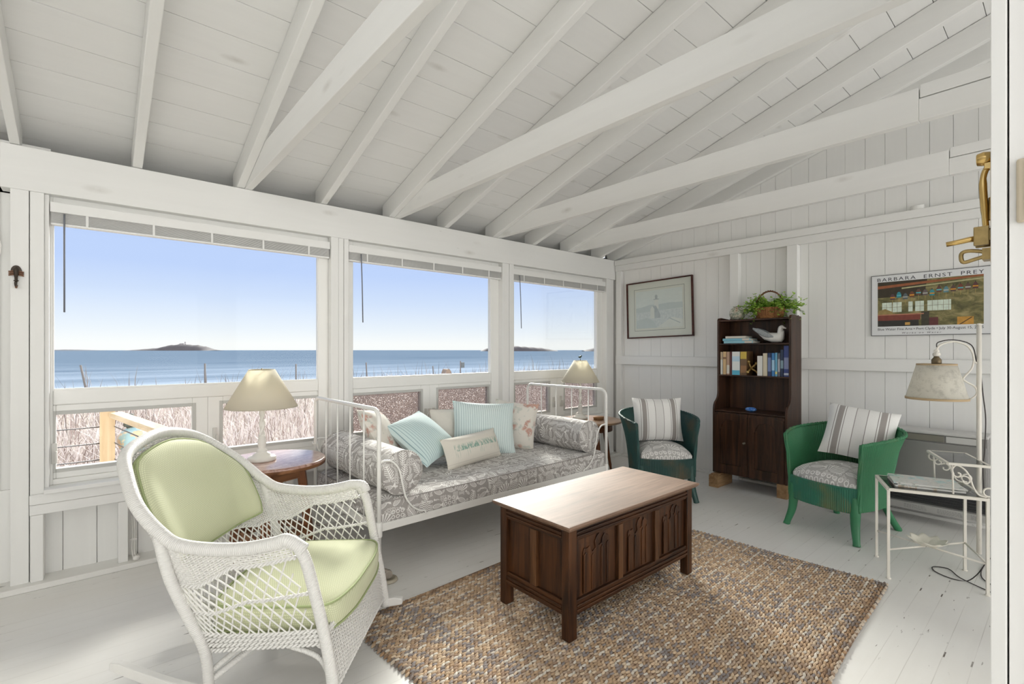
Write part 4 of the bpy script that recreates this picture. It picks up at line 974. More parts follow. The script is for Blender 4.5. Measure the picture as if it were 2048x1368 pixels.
# ================================================================== woven tub chairs
def loom_mat(name, col, worn, amt):
    b = NB(name); u, v, _ = b.xyz(b.coord('UV')); n = b.noise(b.coord('Object'), 7, 4, .6); r = ((u*(1/.0115)).tri())
    c = b.mix(n, tuple(q*.8 for q in col), tuple(min(1, q*1.2) for q in col))
    d = ((b.noise(b.coord('Object'), 4.5, 3)-.48)*5.0).clamp()*((r-.35)*4.0).clamp()*amt; c = b.mix(d, c, worn)
    wv = ((v*(1/.005)).tri()); return b.out(b.bsdf(c, .5, 0, b.bump(wv*.6+n, .25, .001), .4))
def tub_chair(label, loc, rz, mat, matleg, matapron):
    t = thing('tub_chair', label, 'chair', loc, rz, 'woven fibre tub chairs')
    S_ = lambda L: [Vector((-x, y, z)) for x, y, z in L]+[Vector((x, y, z)) for x, y, z in L[-2::-1]]
    bot = bez(S_([(.222, -.215, .20), (.238, -.05, .20), (.215, .12, .20), (.13, .22, .20), (0, .25, .20)]), 12)
    top = bez(S_([(.248, -.235, .625), (.305, -.06, .648), (.295, .17, .662), (.19, .32, .682), (0, .375, .69)]), 12)
    n = len(bot); N = 480
    D = [0]
    for a, c in zip(bot, bot[1:]): D.append(D[-1]+(c-a).length)
    LL = D[-1]
    def at(P, s): k = float(np.interp(s, D, range(n))); i = min(int(k), n-2); return P[i].lerp(P[i+1], k-i)
    def sh(u, w, off=0):
        s = u*LL; a, c = at(bot, s), at(top, s); e_ = .35*w+.65*w**2.6
        p = Vector((a.x+(c.x-a.x)*e_, a.y+(c.y-a.y)*e_, a.z+(c.z-a.z)*w)); o = Vector((p.x, p.y, 0)).normalized(); return p+o*off
    m = MB(); rib = lambda u: .0022*math.sin(2*math.pi*u*LL/.0115*1.0)
    m.grid(lambda u, w: sh(u, w, .006+rib(u)), N, 14, uvfn=lambda u, w: (u*LL, w*.47)); m.grid(lambda u, w: sh(1-u, w, -.004+rib(1-u)), N, 14, uvfn=lambda u, w: ((1-u)*LL, w*.47))
    m.build('tub_shell', mat, t)
    edge = [sh(0, w/12) for w in range(13)]+[sh(u/90, 1) for u in range(1, 91)]+[sh(1, 1-w/12) for w in range(1, 13)]
    mb = MB(); ne = len(edge); dd = 0
    for j in range(3):
        Q = []; dd = 0
        for k, p in enumerate(edge):
            if k: dd += (p-edge[k-1]).length
            a = 2*math.pi*(dd/.038+j/3); tg = (edge[min(k+1, ne-1)]-edge[max(k-1, 0)]).normalized(); o = Vector((p.x, p.y, .15)).normalized(); s2 = tg.cross(o).normalized(); o2 = s2.cross(tg)
            Q.append(p+o2*math.sin(a)*.006+s2*math.cos(a)*.006)
        mb.tube(bez(Q, 2), .0075, 6)
    mb.build('braided_rim', mat, t)
    fr = bez([(-.222, -.215, .20), (-.12, -.252, .20), (0, -.265, .20), (.12, -.252, .20), (.222, -.215, .20)], 12)
    def apr(u, w, off):
        k = u*(len(fr)-1); i = min(int(k), len(fr)-2); p = fr[i].lerp(fr[i+1], k-i); return (p.x, p.y-off+.004*math.sin(2*math.pi*u*.48/.0125)*.55, .195+w*.145)
    m = MB(); m.grid(lambda u, w: apr(u, w, .008), 170, 6, uvfn=lambda u, w: (u*.48, w*.15)); m.grid(lambda u, w: apr(1-u, w, -.006), 170, 6, uvfn=lambda u, w: (u*.48, w*.15))
    m.tube([apr(k/60, 1.0, .0) for k in range(61)], .0085, 6).tube([apr(k/60, 0.0, .0) for k in range(61)], .0075, 6)
    m.build('front_apron', matapron, t)
    P_ = [(p.x*.96, p.y*.96, .285) for p in bot]+[(p.x*.96, p.y*.96, .285) for p in fr[::-1][1:-1]]; m = MB(); m.add(P_+[(a, b_, .30) for a, b_, _ in P_], [tuple(range(len(P_)))[::-1], tuple(range(len(P_), 2*len(P_)))]+[(k, (k+1) % len(P_), len(P_)+(k+1) % len(P_), len(P_)+k) for k in range(len(P_))]); m.build('seat_base', matleg, t)
    for sx in (-1, 1):
        MB().tube(bez([(sx*.195, -.205, .29), (sx*.200, -.212, .20), (sx*.205, -.222, .11), (sx*.222, -.243, .03), (sx*.228, -.25, 0)], 5), [.030]*6+[.030, .029, .028, .027, .026, .025, .024, .023, .022, .021, .021, .021, .022, .022, .022], 10).build('leg', matleg, t)
        MB().tube(bez([(sx*.15, .19, .29), (sx*.155, .20, .20), (sx*.175, .24, .10), (sx*.20, .30, 0)], 5), .021, 10).build('leg', matleg, t)
        MB().tube(bez([(sx*.20, .335-.02, .63), (sx*.18, .275, .42), (sx*.155, .235, .24)], 5), .013, 8).build('back_strut', matleg, t)
    # drop-in seat
    ol = [Vector((p.x*.93, p.y*.93, 0)) for p in bot]+[Vector((p.x*.95, p.y*.965, 0)) for p in fr[::-1][1:-1]]; no = len(ol); rg = [(.02, .452), (.35, .448), (.6, .437), (.8, .420), (.93, .395), (1.0, .368), (1.0, .335), (.97, .315)]
    v = []; uv = []
    for k_, (rr, z) in enumerate(rg):
        for p in ol: v.append((p.x*rr, p.y*rr-.004, z)); uv.append((p.x*(rr+(.42-z)*1.2*(z < .40)), p.y*(rr+(.42-z)*1.2*(z < .40))))
    m = MB(); m.add(v, [(i*no+k, i*no+(k+1) % no, (i+1)*no+(k+1) % no, (i+1)*no+k) for i in range(len(rg)-1) for k in range(no)]+[tuple(range(no))[::-1]], True, uv); m.build('seat_cushion', FISH_S, t)
    return t
tub_chair('dark teal woven tub chair between the round table and the bookcase', (3.64, 2.31, 0), math.atan2(-.66, .75), loom_mat('teal_woven_fibre', (.026, .078, .072), (.15, .10, .05), .5), plain('teal_painted_leg', (.026, .075, .065), .45), loom_mat('teal_apron', (.020, .062, .056), (.15, .10, .05), .9))
tub_chair('bright green woven tub chair between the bookcase and the lamp table', (3.885, 1.045, 0), math.radians(-104), loom_mat('green_woven_fibre', (.040, .185, .085), (.26, .20, .08), .35), plain('green_painted_leg', (.035, .19, .085), .4), loom_mat('green_apron', (.030, .165, .105), (.20, .17, .06), .9))
def stripe3():
    b = NB('white_grey_stripe_cotton'); u, v, _ = b.xyz(b.coord('UV')); a = u.abs(); n = b.noise(b.coord('Object'), 120, 2)
    wide = ((a-.123).abs() < .0175); thin = ((a-.152).abs() < .0022)+((a-.095).abs() < .0022)+((a-.034).abs() < .0022); mid = (a < .034)
    c = b.mix(n, (.76, .755, .74), (.82, .815, .80)); c = b.mix(mid*.30, c, (.50, .49, .48)); c = b.mix(wide, c, (.34, .315, .30)); c = b.mix(thin.clamp(), c, (.30, .28, .27))
    return b.out(b.bsdf(c, .85, 0, None, .2, .15))
ST = stripe3()
pillow('striped_pillow', .425, .37, .13, ST, (3.660, 2.335, .626), (.757, -.6535, 0), (.10, .12, .98), 'white and grey striped pillow standing upright on the dark teal chair', group='striped pillows on the tub chairs')
pillow('striped_pillow', .42, .42, .14, ST, (4.05, .985, .640), (.06, -.36, -.05), (.30, -.10, .345), 'white and grey striped pillow leaning tilted on the bright green chair', group='striped pillows on the tub chairs')

# ================================================================== bookcase
DK = wood('dark_stained_oak', (.020, .010, .006), (.100, .043, .023), 'z', .38, .9, .15); DKY = wood('dark_stained_shelf', (.022, .011, .007), (.105, .046, .025), 'y', .38, .9, .15)
bk = thing('bookcase', 'tall dark oak bookcase with two cupboard doors against the white wall', 'bookcase', (4.42, 1.838, .117))
x_lo, x_up, x_bk = 4.265-4.42, 4.35-4.42, 4.578-4.42; hw = .313
# side panels with the curved step
pr = [(x_bk, 0), (x_lo, 0), (x_lo, .575), (x_lo+.006, .605), (x_lo+.024, .632), (x_lo+.050, .650), (x_lo+.070, .672), (x_up-.003, .705), (x_up, .74), (x_up, 1.375), (x_up+.012, 1.392), (x_up+.05, 1.398), (x_bk, 1.388)]
for y0 in (-hw, hw-.018): MB().prism(pr, lambda p, a: (p[0], a, p[1]), y0, y0+.018).build('side_panel', DK, bk, bevel=.002)
MB().box(x_bk-.008, x_bk, -hw+.018, hw-.018, .0, 1.385).build('back_panel', wood('dark_back_board', (.028, .014, .009), (.125, .058, .033), 'z', .42, .5), bk)
for z, xf in ((.552, x_lo+.004), (.868, x_up+.004), (1.15, x_up+.004), (1.362, x_up+.004)):
    MB().box(xf, x_bk-.008, -hw+.018, hw-.018, z, z+.012).build('shelf', DKY, bk, bevel=.002)
m = MB(); m.prism([(-hw+.018, 1.374), (hw-.018, 1.374), (hw-.018, 1.40), (hw-.08, 1.392), (.10, 1.388), (.05, 1.402), (-.05, 1.402), (-.10, 1.388), (-hw+.08, 1.392), (-hw+.018, 1.40)], lambda p, a: (a, p[0], p[1]), x_bk-.014, x_bk-.004); m.build('gallery_back', DK, bk)
MB().box(x_lo+.004, x_bk, -hw+.018, hw-.018, .012, .024).build('cabinet_floor', DKY, bk)
def door(y0, y1, name):
    d = MB().box(x_lo-.002, x_lo+.016, y0, y1, .004, .548).build('door', DK, bk, bevel=.002)
    fw = .055; m = MB(); cy = (y0+y1)/2; hwid = (y1-y0)/2-fw
    # arched top frame around a sunk panel
    arch = [(cy-hwid, .09), (cy+hwid, .09), (cy+hwid, .40), (cy+hwid*.86, .415), (cy+hwid*.80, .445), (cy+hwid*.55, .475), (cy, .485), (cy-hwid*.55, .475), (cy-hwid*.80, .445), (cy-hwid*.86, .415), (cy-hwid, .40)]
    outer = [(y0+.004, .008), (y1-.004, .008), (y1-.004, .42), (y1-.004, .46), (y1-.004, .52), (cy+hwid*.5, .544), (cy, .544), (cy-hwid*.5, .544), (y0+.004, .52), (y0+.004, .46), (y0+.004, .42)]
    nn = len(arch); xa, xb = x_lo-.012, x_lo-.001
    v = [(xa, *p) for p in outer]+[(xa, *p) for p in arch]+[(xb, *p) for p in arch]+[(xb, *p) for p in outer]
    f = []
    for k in range(nn):
        j = (k+1) % nn; f += [(k, j, nn+j, nn+k)[::-1], (nn+k, nn+j, 2*nn+j, 2*nn+k)[::-1], (3*nn+k, 3*nn+j, j, k)[::-1]]
    m.add(v, f); m.build('door_frame', DK, d, bevel=.0015); return d
d1 = door(.001, hw-.019, 'a'); d2 = door(-hw+.019, -.001, 'b')
BRASS = plain('aged_brass', (.42, .29, .12), .32, .9, var=.2)
k = MB(); k.v = []; k.lathe([(.008, 0), (.009, .003), (.004, .006), (.004, .014), (.008, .018), (.009, .024), (.004, .028)], n=14); k.v = [(x_lo-.012-z, .022+y, .300+x) for x, y, z in k.v]; k.build('door_knob', plain('tarnished_knob', (.30, .27, .22), .35, .8), d1)
PB = wood('raw_pine_block', (.27, .15, .07), (.50, .32, .17), 'x', .6, .5)
def block(x0, x1, y0, y1, z0, z1, lab): tag(MB().box(x0, x1, y0, y1, z0, z1).build('wood_block', PB, bevel=.003), lab, 'block', 'wood blocks under the bookcase')
block(4.182, 4.46, 2.062, 2.146, 0, .036, 'raw pine block on the floor, lowest under the bookcase corner'); block(4.182, 4.46, 2.062, 2.146, .0365, .078, 'raw pine block, middle of the stack under the bookcase corner')
block(4.182, 4.46, 2.062, 2.146, .0785, .106, 'raw pine block below the thin strip under the bookcase corner'); block(4.20, 4.46, 2.066, 2.135, .1065, .1165, 'thin pine strip on top of the blocks under the bookcase')
block(4.275, 4.50, 1.53, 1.61, 0, .1165, 'pine block under the right bookcase corner, mostly behind the green chair')
# books
def text_obj(txt, size, mat, name, parent=None, mw=None, align='LEFT', spacing=1.0, shear=0, extr=.0004):
    cu = bpy.data.curves.new(name, 'FONT'); cu.body = txt; cu.size = size; cu.align_x = align; cu.align_y = 'CENTER'; cu.space_character = spacing; cu.shear = shear; cu.extrude = extr; cu.resolution_u = 3
    tmp = bpy.data.objects.new(name, cu); COL.objects.link(tmp); dg = bpy.context.evaluated_depsgraph_get(); me = bpy.data.meshes.new_from_object(tmp.evaluated_get(dg))
    bpy.data.objects.remove(tmp); bpy.data.curves.remove(cu); me.materials.clear(); me.materials.append(mat); me.name = name
    o = bpy.data.objects.new(name, me); COL.objects.link(o)
    if parent is not None: o.parent = parent
    if mw is not None: o.matrix_local = mw
    return o
PAPER = plain('book_pages', (.70, .66, .57), .9, var=.08, scale=80)
_bm = {}
def bcol(c):
    if c not in _bm: _bm[c] = plain('book_cover_%d' % len(_bm), c, .45, var=.05)
    return _bm[c]
SH2 = .117+.868+.012
def ubook(ya, yb_, h, dep, c, lab, label_c=None, xf=4.365, group='books standing on the middle shelf'):
    """upright book: spine towards the room at x = xf, between ya and yb_"""
    y0, y1 = sorted((ya, yb_)); y0 += .0008; y1 -= .0008
    t = thing('book', lab, 'book', (xf, (y0+y1)/2, SH2), 0, group); hw_ = (y1-y0)/2
    MB().box(0, .004, -hw_, hw_, 0, h).box(0, dep, -hw_, -hw_+.002, 0, h).box(0, dep, hw_-.002, hw_, 0, h).build('cover', bcol(c), t, bevel=.0012)
    MB().box(.004, dep-.004, -hw_+.002, hw_-.002, .003, h-.004).build('pages', PAPER, t)
    if label_c:
        for z0, z1, cc in label_c: MB().box(-.0006, .0, -hw_*.94, hw_*.94, z0*h, z1*h).build('spine_band', bcol(cc), t)
    return t
WH, CR, TAN, RED, BLU, NAVY = (.72, .71, .67), (.62, .56, .42), (.52, .34, .17), (.12, .03, .025), (.05, .30, .52), (.025, .045, .12)
ubook(2.128, 2.106, .205, .13, WH, 'slim white topped tan book, first from the left on the middle shelf', [(.66, 1, (.55, .42, .28))])
ubook(2.104, 2.073, .208, .14, (.62, .43, .22), 'tan paperback, second from the left on the middle shelf', [(.68, .76, (.2, .1, .05))])
ubook(2.071, 2.042, .207, .14, (.45, .29, .20), 'brown and white book, third from the left on the middle shelf', [(.05, .42, (.66, .62, .54))])
ubook(2.040, 2.024, .208, .13, RED, 'thin dark red book beside the blue and white book')
ubook(2.022, 1.950, .208, .15, (.62, .68, .72), 'thick pale blue and white book on the middle shelf', [(0, .20, (.10, .45, .62)), (.20, .58, (.74, .76, .74)), (.58, .8, (.50, .66, .76)), (.8, .99, (.74, .74, .70))])
ubook(1.948, 1.890, .211, .13, (.16, .09, .04), 'brown and yellow book leaning at the starry brass ornament', [(.68, .98, (.58, .42, .07)), (.1, .4, (.30, .15, .06))])
ubook(1.802, 1.757, .172, .13, WH, 'short white book right of the brass ornament')
ubook(1.755, 1.718, .195, .13, CR, 'cream book beside the short white book'); ubook(1.716, 1.686, .198, .13, NAVY, 'navy book right of the cream book', [(.2, .8, (.16, .22, .40))])
ubook(1.684, 1.658, .197, .13, (.05, .20, .45), 'mid blue book with pale lettering on the middle shelf', [(.25, .7, (.35, .55, .72))]); ubook(1.656, 1.638, .200, .12, (.16, .42, .60), 'light blue book with a yellow patch', [(.1, .2, (.70, .60, .2))])
ubook(1.636, 1.616, .196, .13, (.12, .13, .16), 'grey black book with white spine marks', [(.2, .75, (.40, .42, .46))]); ubook(1.614, 1.590, .226, .14, (.02, .035, .08), 'tall black blue book second from the right on the shelf', [(.3, .6, (.20, .30, .36))])
ubook(1.588, 1.548, .258, .15, (.035, .055, .20), 'tallest royal blue book at the right end of the shelf', [(.25, .62, (.22, .25, .42)), (.05, .12, (.45, .48, .58))])
SH1 = .117+1.15+.012
def fbook(y0, y1, z0, z1, d, c, lab, dx=0):
    t = thing('book', lab, 'book', (4.372+dx, (y0+y1)/2, z0), 0, 'books lying on the top shelf'); hw_, h = (y1-y0)/2, z1-z0
    MB().box(0, .003, -hw_, hw_, 0, h).box(0, d, -hw_, hw_, 0, .002).box(0, d, -hw_, hw_, h-.002, h).build('cover', bcol(c), t, bevel=.001); MB().box(.003, d-.003, -hw_+.003, hw_-.003, .002, h-.002).build('pages', PAPER, t)
    MB().box(-.0006, 0, -hw_*.95, -hw_*.45, .002, h-.002).build('spine_band', bcol((.62, .58, .5)), t)
fbook(1.842, 2.100, SH1+.0005, SH1+.0225, .16, (.28, .55, .64), 'light blue book at the bottom of the lying pile'); fbook(1.868, 2.112, SH1+.023, SH1+.045, .16, (.20, .46, .58), 'teal blue book in the middle of the lying pile', .004); fbook(1.905, 2.088, SH1+.0455, SH1+.066, .14, (.66, .63, .56), 'cream book on top of the lying pile', .006)
# carved gull
def gull():
    t = thing('gull_carving', 'white carved wooden gull on the top shelf of the bookcase', 'carving', (4.42, 1.70, SH1+.001))
    sec = [(.155, .128, .004, .003), (.135, .112, .014, .007), (.10, .082, .024, .016), (.06, .058, .034, .030), (.0, .048, .041, .042), (-.05, .046, .040, .041), (-.078, .052, .034, .044), (-.092, .066, .022, .040), (-.096, .078, .008, .024)]
    v = []; n = 16
    for y, z, rx, rz_ in sec:
        for k in range(n): a = 2*math.pi*k/n; v.append((rx*math.cos(a), y, max(.0, z+rz_*math.sin(a))))
    m = MB(); m.add(v, [(i*n+k, i*n+(k+1) % n, (i+1)*n+(k+1) % n, (i+1)*n+k) for i in range(len(sec)-1) for k in range(n)]+[tuple(range(n))[::-1], tuple(range((len(sec)-1)*n, len(sec)*n))], True)
    m.build('body', plain('white_gull_paint', (.72, .71, .68), .5, var=.06), t)
    m = MB(); m.tube(bez([(0, -.062, .055), (0, -.066, .085), (0, -.066, .112), (0, -.070, .126), (0, -.080, .132), (0, -.092, .130), (0, -.112, .122)], 4), [.030, .029, .028, .027, .025, .024, .023, .022, .021, .021, .021, .021, .021, .021, .020, .020, .019, .018, .016, .013, .010, .008, .006, .005, .003], 14); m.build('head', plain('white_gull_head', (.74, .73, .70), .5, var=.04), t)
    m = MB()
    for sx in (-1, 1): m.grid(lambda u, w: (sx*(.042*math.sin(math.pi*(.25+.5*w))**.5+.002), .145-.17*u, .052+.075*(1-u)**1.3+(w-.5)*.05*math.sin(math.pi*(.1+.85*u))), 10, 5)
    m.build('wing', plain('grey_wing_paint', (.30, .32, .33), .6, var=.45, scale=70), t, solid=.003)
gull()
t = thing('jack_ornament', 'brass six pointed jack ornament between the books', 'ornament', (4.40, 1.868, SH2+.0))
GOLD = plain('dull_gold', (.42, .29, .11), .38, .85, var=.15); m = MB(); c = Vector((0, 0, .060))
dirs = [Vector((.25, .75, -.50)), Vector((.15, -.80, -.52)), Vector((-.1, .30, .95)), Vector((.3, -.62, .72)), Vector((-.8, .1, -.45)), Vector((.85, .0, .1))]
for d in dirs: d = d.normalized(); m.tube([c, c+d*.062], [.010, .007], 8)
m.build('arms', GOLD, t); m = MB()
for d in dirs:
    d = d.normalized(); q = c+d*.062; q.z = max(q.z, .016); m.lathe([(.015*math.sin(math.pi*k/8), -.015*math.cos(math.pi*k/8)) for k in range(1, 8)], tuple(q), 12)
m.build('ball_tips', GOLD, t)
m = MB(); m.grid(lambda u, v: (.034*math.cos(2*math.pi*u)*math.sin(math.pi*v)**.8, .046*math.sin(2*math.pi*u)*math.sin(math.pi*v)**.8, .019-.019*math.cos(math.pi*v)), 24, 12, closed_u=True)
b = NB('blue_marbled_glaze'); nn = b.noise(b.coord('Object', (18, 40, 30)), 1.2, 3, .6, 1.5); mt_ = b.out(b.bsdf(b.ramp(nn, (.44, (.02, .13, .50)), (.55, (.30, .52, .80)), (.62, (.03, .16, .55))), .25))
o = m.build('painted_stone', mt_); o.location = (4.36, 1.853, .117+.564+.001); tag(o, 'small blue painted stone on the cupboard ledge of the bookcase', 'stone')
TOPZ = .117+1.374
# patterned pot
b = NB('green_patterned_glaze'); v1 = b.voro(b.coord('Object', (1, 1, 1.3)), 26); v2 = b.noise(b.coord('Object'), 30, 3); c = b.ramp(v2, (.40, (.62, .60, .52)), (.50, (.16, .20, .14)), (.60, (.55, .50, .40)), (.68, (.26, .13, .09)))
m = MB(); m.lathe([(.030, 0), (.050, .012), (.062, .038), (.065, .060), (.060, .084), (.045, .104), (.030, .112), (.028, .118), (.034, .124), (.026, .122), (.02, .105)], n=28)
o = m.build('patterned_pot', b.out(b.bsdf(c, .3))); o.location = (4.44, 2.010, TOPZ+.001); tag(o, 'round patterned green and white pot on top of the bookcase', 'pot')
# basket with fern
bs = thing('fern_basket', 'wicker basket of bright green fern on top of the bookcase', 'plant basket', (4.455, 1.735, TOPZ+.001))
WIL = wood('willow', (.18, .075, .025), (.42, .20, .08), 'z', .5, 1.5); m = MB(); nb = 44
def bp(a, z): r_ = .098+.024*(z/.095); return Vector((r_*math.cos(a)*.85, r_*math.sin(a), z))
for k in range(nb): a = 2*math.pi*k/nb; m.tube([bp(a, 0), bp(a, .05), bp(a, .095)], .0042, 5)
for r_ in range(15):
    m.tube([bp(2*math.pi*k/nb, .004+.0062*r_)+Vector((math.cos(2*math.pi*k/nb), math.sin(2*math.pi*k/nb), 0))*(.003*(1 if (k+r_) % 2 else -1)) for k in range(nb)], .0034, 4, closed=True)
m.lathe([(.001, .002), (.09, .002), (.09, .05), (.001, .05)], n=20); m.build('basket', WIL, bs)
m = MB()
for j in range(3):
    m.tube([Vector((.012*math.cos(k/40*math.pi*10+j*2.1), .118*math.cos(math.pi*k/40)*(1-.12*math.sin(math.pi*k/40))+.004*math.sin(k+j*2), .085+.155*math.sin(math.pi*k/40)**.8+.005*math.sin(k/40*math.pi*10+j*2.1))) for k in range(41)], .0045, 6)
m.build('handle', wood('dark_willow_handle', (.12, .05, .025), (.26, .12, .06), 'y', .5), bs)
rf = random.Random(3); mb = MB(); sm = MB()
for k in range(240):
    a = rf.uniform(0, 2*math.pi); el = rf.uniform(.15, 1.35); L = rf.uniform(.07, .17)*(1.25 if abs(math.sin(a)) > .6 else .85); d = Vector((math.cos(a)*math.cos(el)*.7, math.sin(a)*math.cos(el), math.sin(el)*.75)); p0 = Vector((d.x*.06, d.y*.09, .09))
    dr = rf.uniform(.0, .07)+(.10 if k % 9 == 0 else 0); pts = [p0+d*L*q-Vector((0, 0, dr*q*q)) for q in (0, .25, .5, .75, 1)]; sm.tube(pts, .0011, 4)
    for q in range(11):
        t_ = .18+.82*q/10; i = min(int(t_*4), 3); p = pts[i].lerp(pts[i+1], t_*4-i); s_ = rf.uniform(.012, .020); u = Vector((rf.uniform(-1, 1), rf.uniform(-1, 1), rf.uniform(-.3, .6))).normalized(); w_ = u.cross(Vector((rf.uniform(-.4, .4), rf.uniform(-.4, .4), 1))).normalized(); q0 = p+u*s_*.2
        nn = u.cross(w_)*s_*.22
        mb.add([q0, q0+u*s_*.5+w_*s_*.62+nn, q0+u*s_*1.25+w_*s_*.45, q0+u*s_*1.35, q0+u*s_*1.25-w_*s_*.45, q0+u*s_*.5-w_*s_*.62+nn], [(0, 1, 2, 3), (0, 3, 4, 5)])
def leafm():
    b = NB('fern_leaf'); n = b.noise(b.coord('Object'), 28, 3); c = b.ramp(n, (.36, (.16, .33, .045)), (.52, (.36, .58, .09)), (.68, (.58, .74, .20)))
    p = b.n('ShaderNodeBsdfPrincipled'); b.t.links.new(c, p.inputs[0]); p.inputs['Roughness'].default_value = .45
    tr = b.n('ShaderNodeBsdfTranslucent'); b.t.links.new(c, tr.inputs[0]); mx = b.n('ShaderNodeMixShader'); mx.inputs[0].default_value = .35; b.t.links.new(p.outputs[0], mx.inputs[1]); b.t.links.new(tr.outputs[0], mx.inputs[2]); return b.out(mx.outputs[0])
mb.build('fern_leaves', leafm(), bs); sm.build('fern_stems', plain('fern_stem', (.08, .10, .03), .6), bs)
# ================================================================== round side tables
def redtop():
    b = NB('worn_red_brown_top'); n = b.noise(b.coord('Object', (5, 16, 5)), 2.0, 5, .7, 1.0); s_ = b.noise(b.coord('Object', (20, 6, 5)), 3.0, 4, .7)
    c = b.ramp(n, (.32, (.20, .085, .06)), (.5, (.42, .24, .19)), (.68, (.60, .45, .39))); c = b.mix(((s_-.62)*14.0).clamp()*.8, c, (.08, .035, .025))
    return b.out(b.bsdf(c, .3, 0, b.bump(n, .1, .002), .6, Coat_Weight=.7, Coat_Roughness=.16))
RW = wood('red_brown_leg', (.10, .032, .012), (.30, .115, .045), 'z', .4, .6); RW2 = wood('orange_brown_edge', (.13, .05, .02), (.36, .17, .08), 'x', .4, .8)
t = thing('side_table', 'worn round side table behind the wicker chair with a tall shaded lamp', 'table', (.80, 3.075, 0), math.radians(20))
MB().lathe([(.001, .552), (.27, .552), (.286, .556), (.290, .562), (.290, .574), (.286, .579), (.278, .580), (.001, .580)], n=64).build('table_top', redtop(), t)
m = MB().lathe([(.27, .545), (.288, .548), (.2915, .556), (.2905, .566)], n=64, caps=False); m.build('top_edge', RW2, t)
for k in range(4):
    a = math.pi/4+k*math.pi/2; c, s_ = math.cos(a), math.sin(a)
    MB().bar((c*.15, s_*.15, .552), (c*.215, s_*.215, 0), .046, .046, (c, s_, .2)).build('leg', RW, t, bevel=.004)
    b2 = a+math.pi/2; p, q = Vector((c*.16, s_*.16, .50)), Vector((math.cos(b2)*.16, math.sin(b2)*.16, .50)); MB().bar(p, q, .018, .07).build('apron', RW2, t, bevel=.003)
    p, q = Vector((c*.196, s_*.196, .16)), Vector((math.cos(b2)*.196, math.sin(b2)*.196, .16)); MB().bar(p, q, .022, .045).build('stretcher', RW2, t, bevel=.003)
TOPW = wood('honey_round_top', (.30, .15, .07), (.50, .31, .19), 'x', .33, .5, .7)
t = thing('side_table', 'round wooden side table with turned legs in the far corner', 'table', (3.69, 3.115, 0), math.radians(-14))
MB().lathe([(.001, .515), (.296, .515), (.312, .519), (.315, .527), (.312, .536), (.304, .540), (.001, .540)], n=64).build('table_top', TOPW, t)
MB().lathe([(.205, .44), (.225, .44), (.225, .516), (.205, .516)], n=40).build('apron_ring', RW, t)
for k in range(3):
    a = k*2*math.pi/3+.22; c, s_ = math.cos(a), math.sin(a)
    def L(z): r_ = .205+(.52-z)*.24; return (c*r_, s_*r_, z)
    zs = [.52, .46, .44, .425, .41, .39, .33, .25, .16, .08, .05, .035, .0]; rs = [.026, .026, .020, .026, .017, .019, .022, .019, .0155, .014, .016, .013, .011]
    MB().tube([L(z) for z in zs], rs, 14).build('leg', RW, t)
# lamps
SHADE = None
def shade_mat(name, col, mott=0):
    b = NB(name); n = b.noise(b.coord('Object', (1, 1, 1)), 22, 5, .7); c = col
    if mott: c = b.mix(((n-.50)*5.0).clamp()*mott, col, (.46, .45, .40)); l = b.noise(b.coord('Object', (50, 50, 200)), 1.2, 3); c = b.mix(((l-.62)*12.0).clamp()*.5*mott, c, (.30, .29, .26))
    p = b.n('ShaderNodeBsdfPrincipled'); b.put(p.inputs[0], c); p.inputs['Roughness'].default_value = .8
    tr = b.n('ShaderNodeBsdfTranslucent'); b.put(tr.inputs[0], c); mx = b.n('ShaderNodeMixShader'); mx.inputs[0].default_value = .60
    b.t.links.new(p.outputs[0], mx.inputs[1]); b.t.links.new(tr.outputs[0], mx.inputs[2]); return b.out(mx.outputs[0])
CSH = shade_mat('cream_lampshade', (.86, .83, .73)); LWH = plain('white_lamp_paint', (.78, .77, .73), .4, var=.03); DARKM = plain('dark_green_finial', (.04, .07, .06), .5, .4)
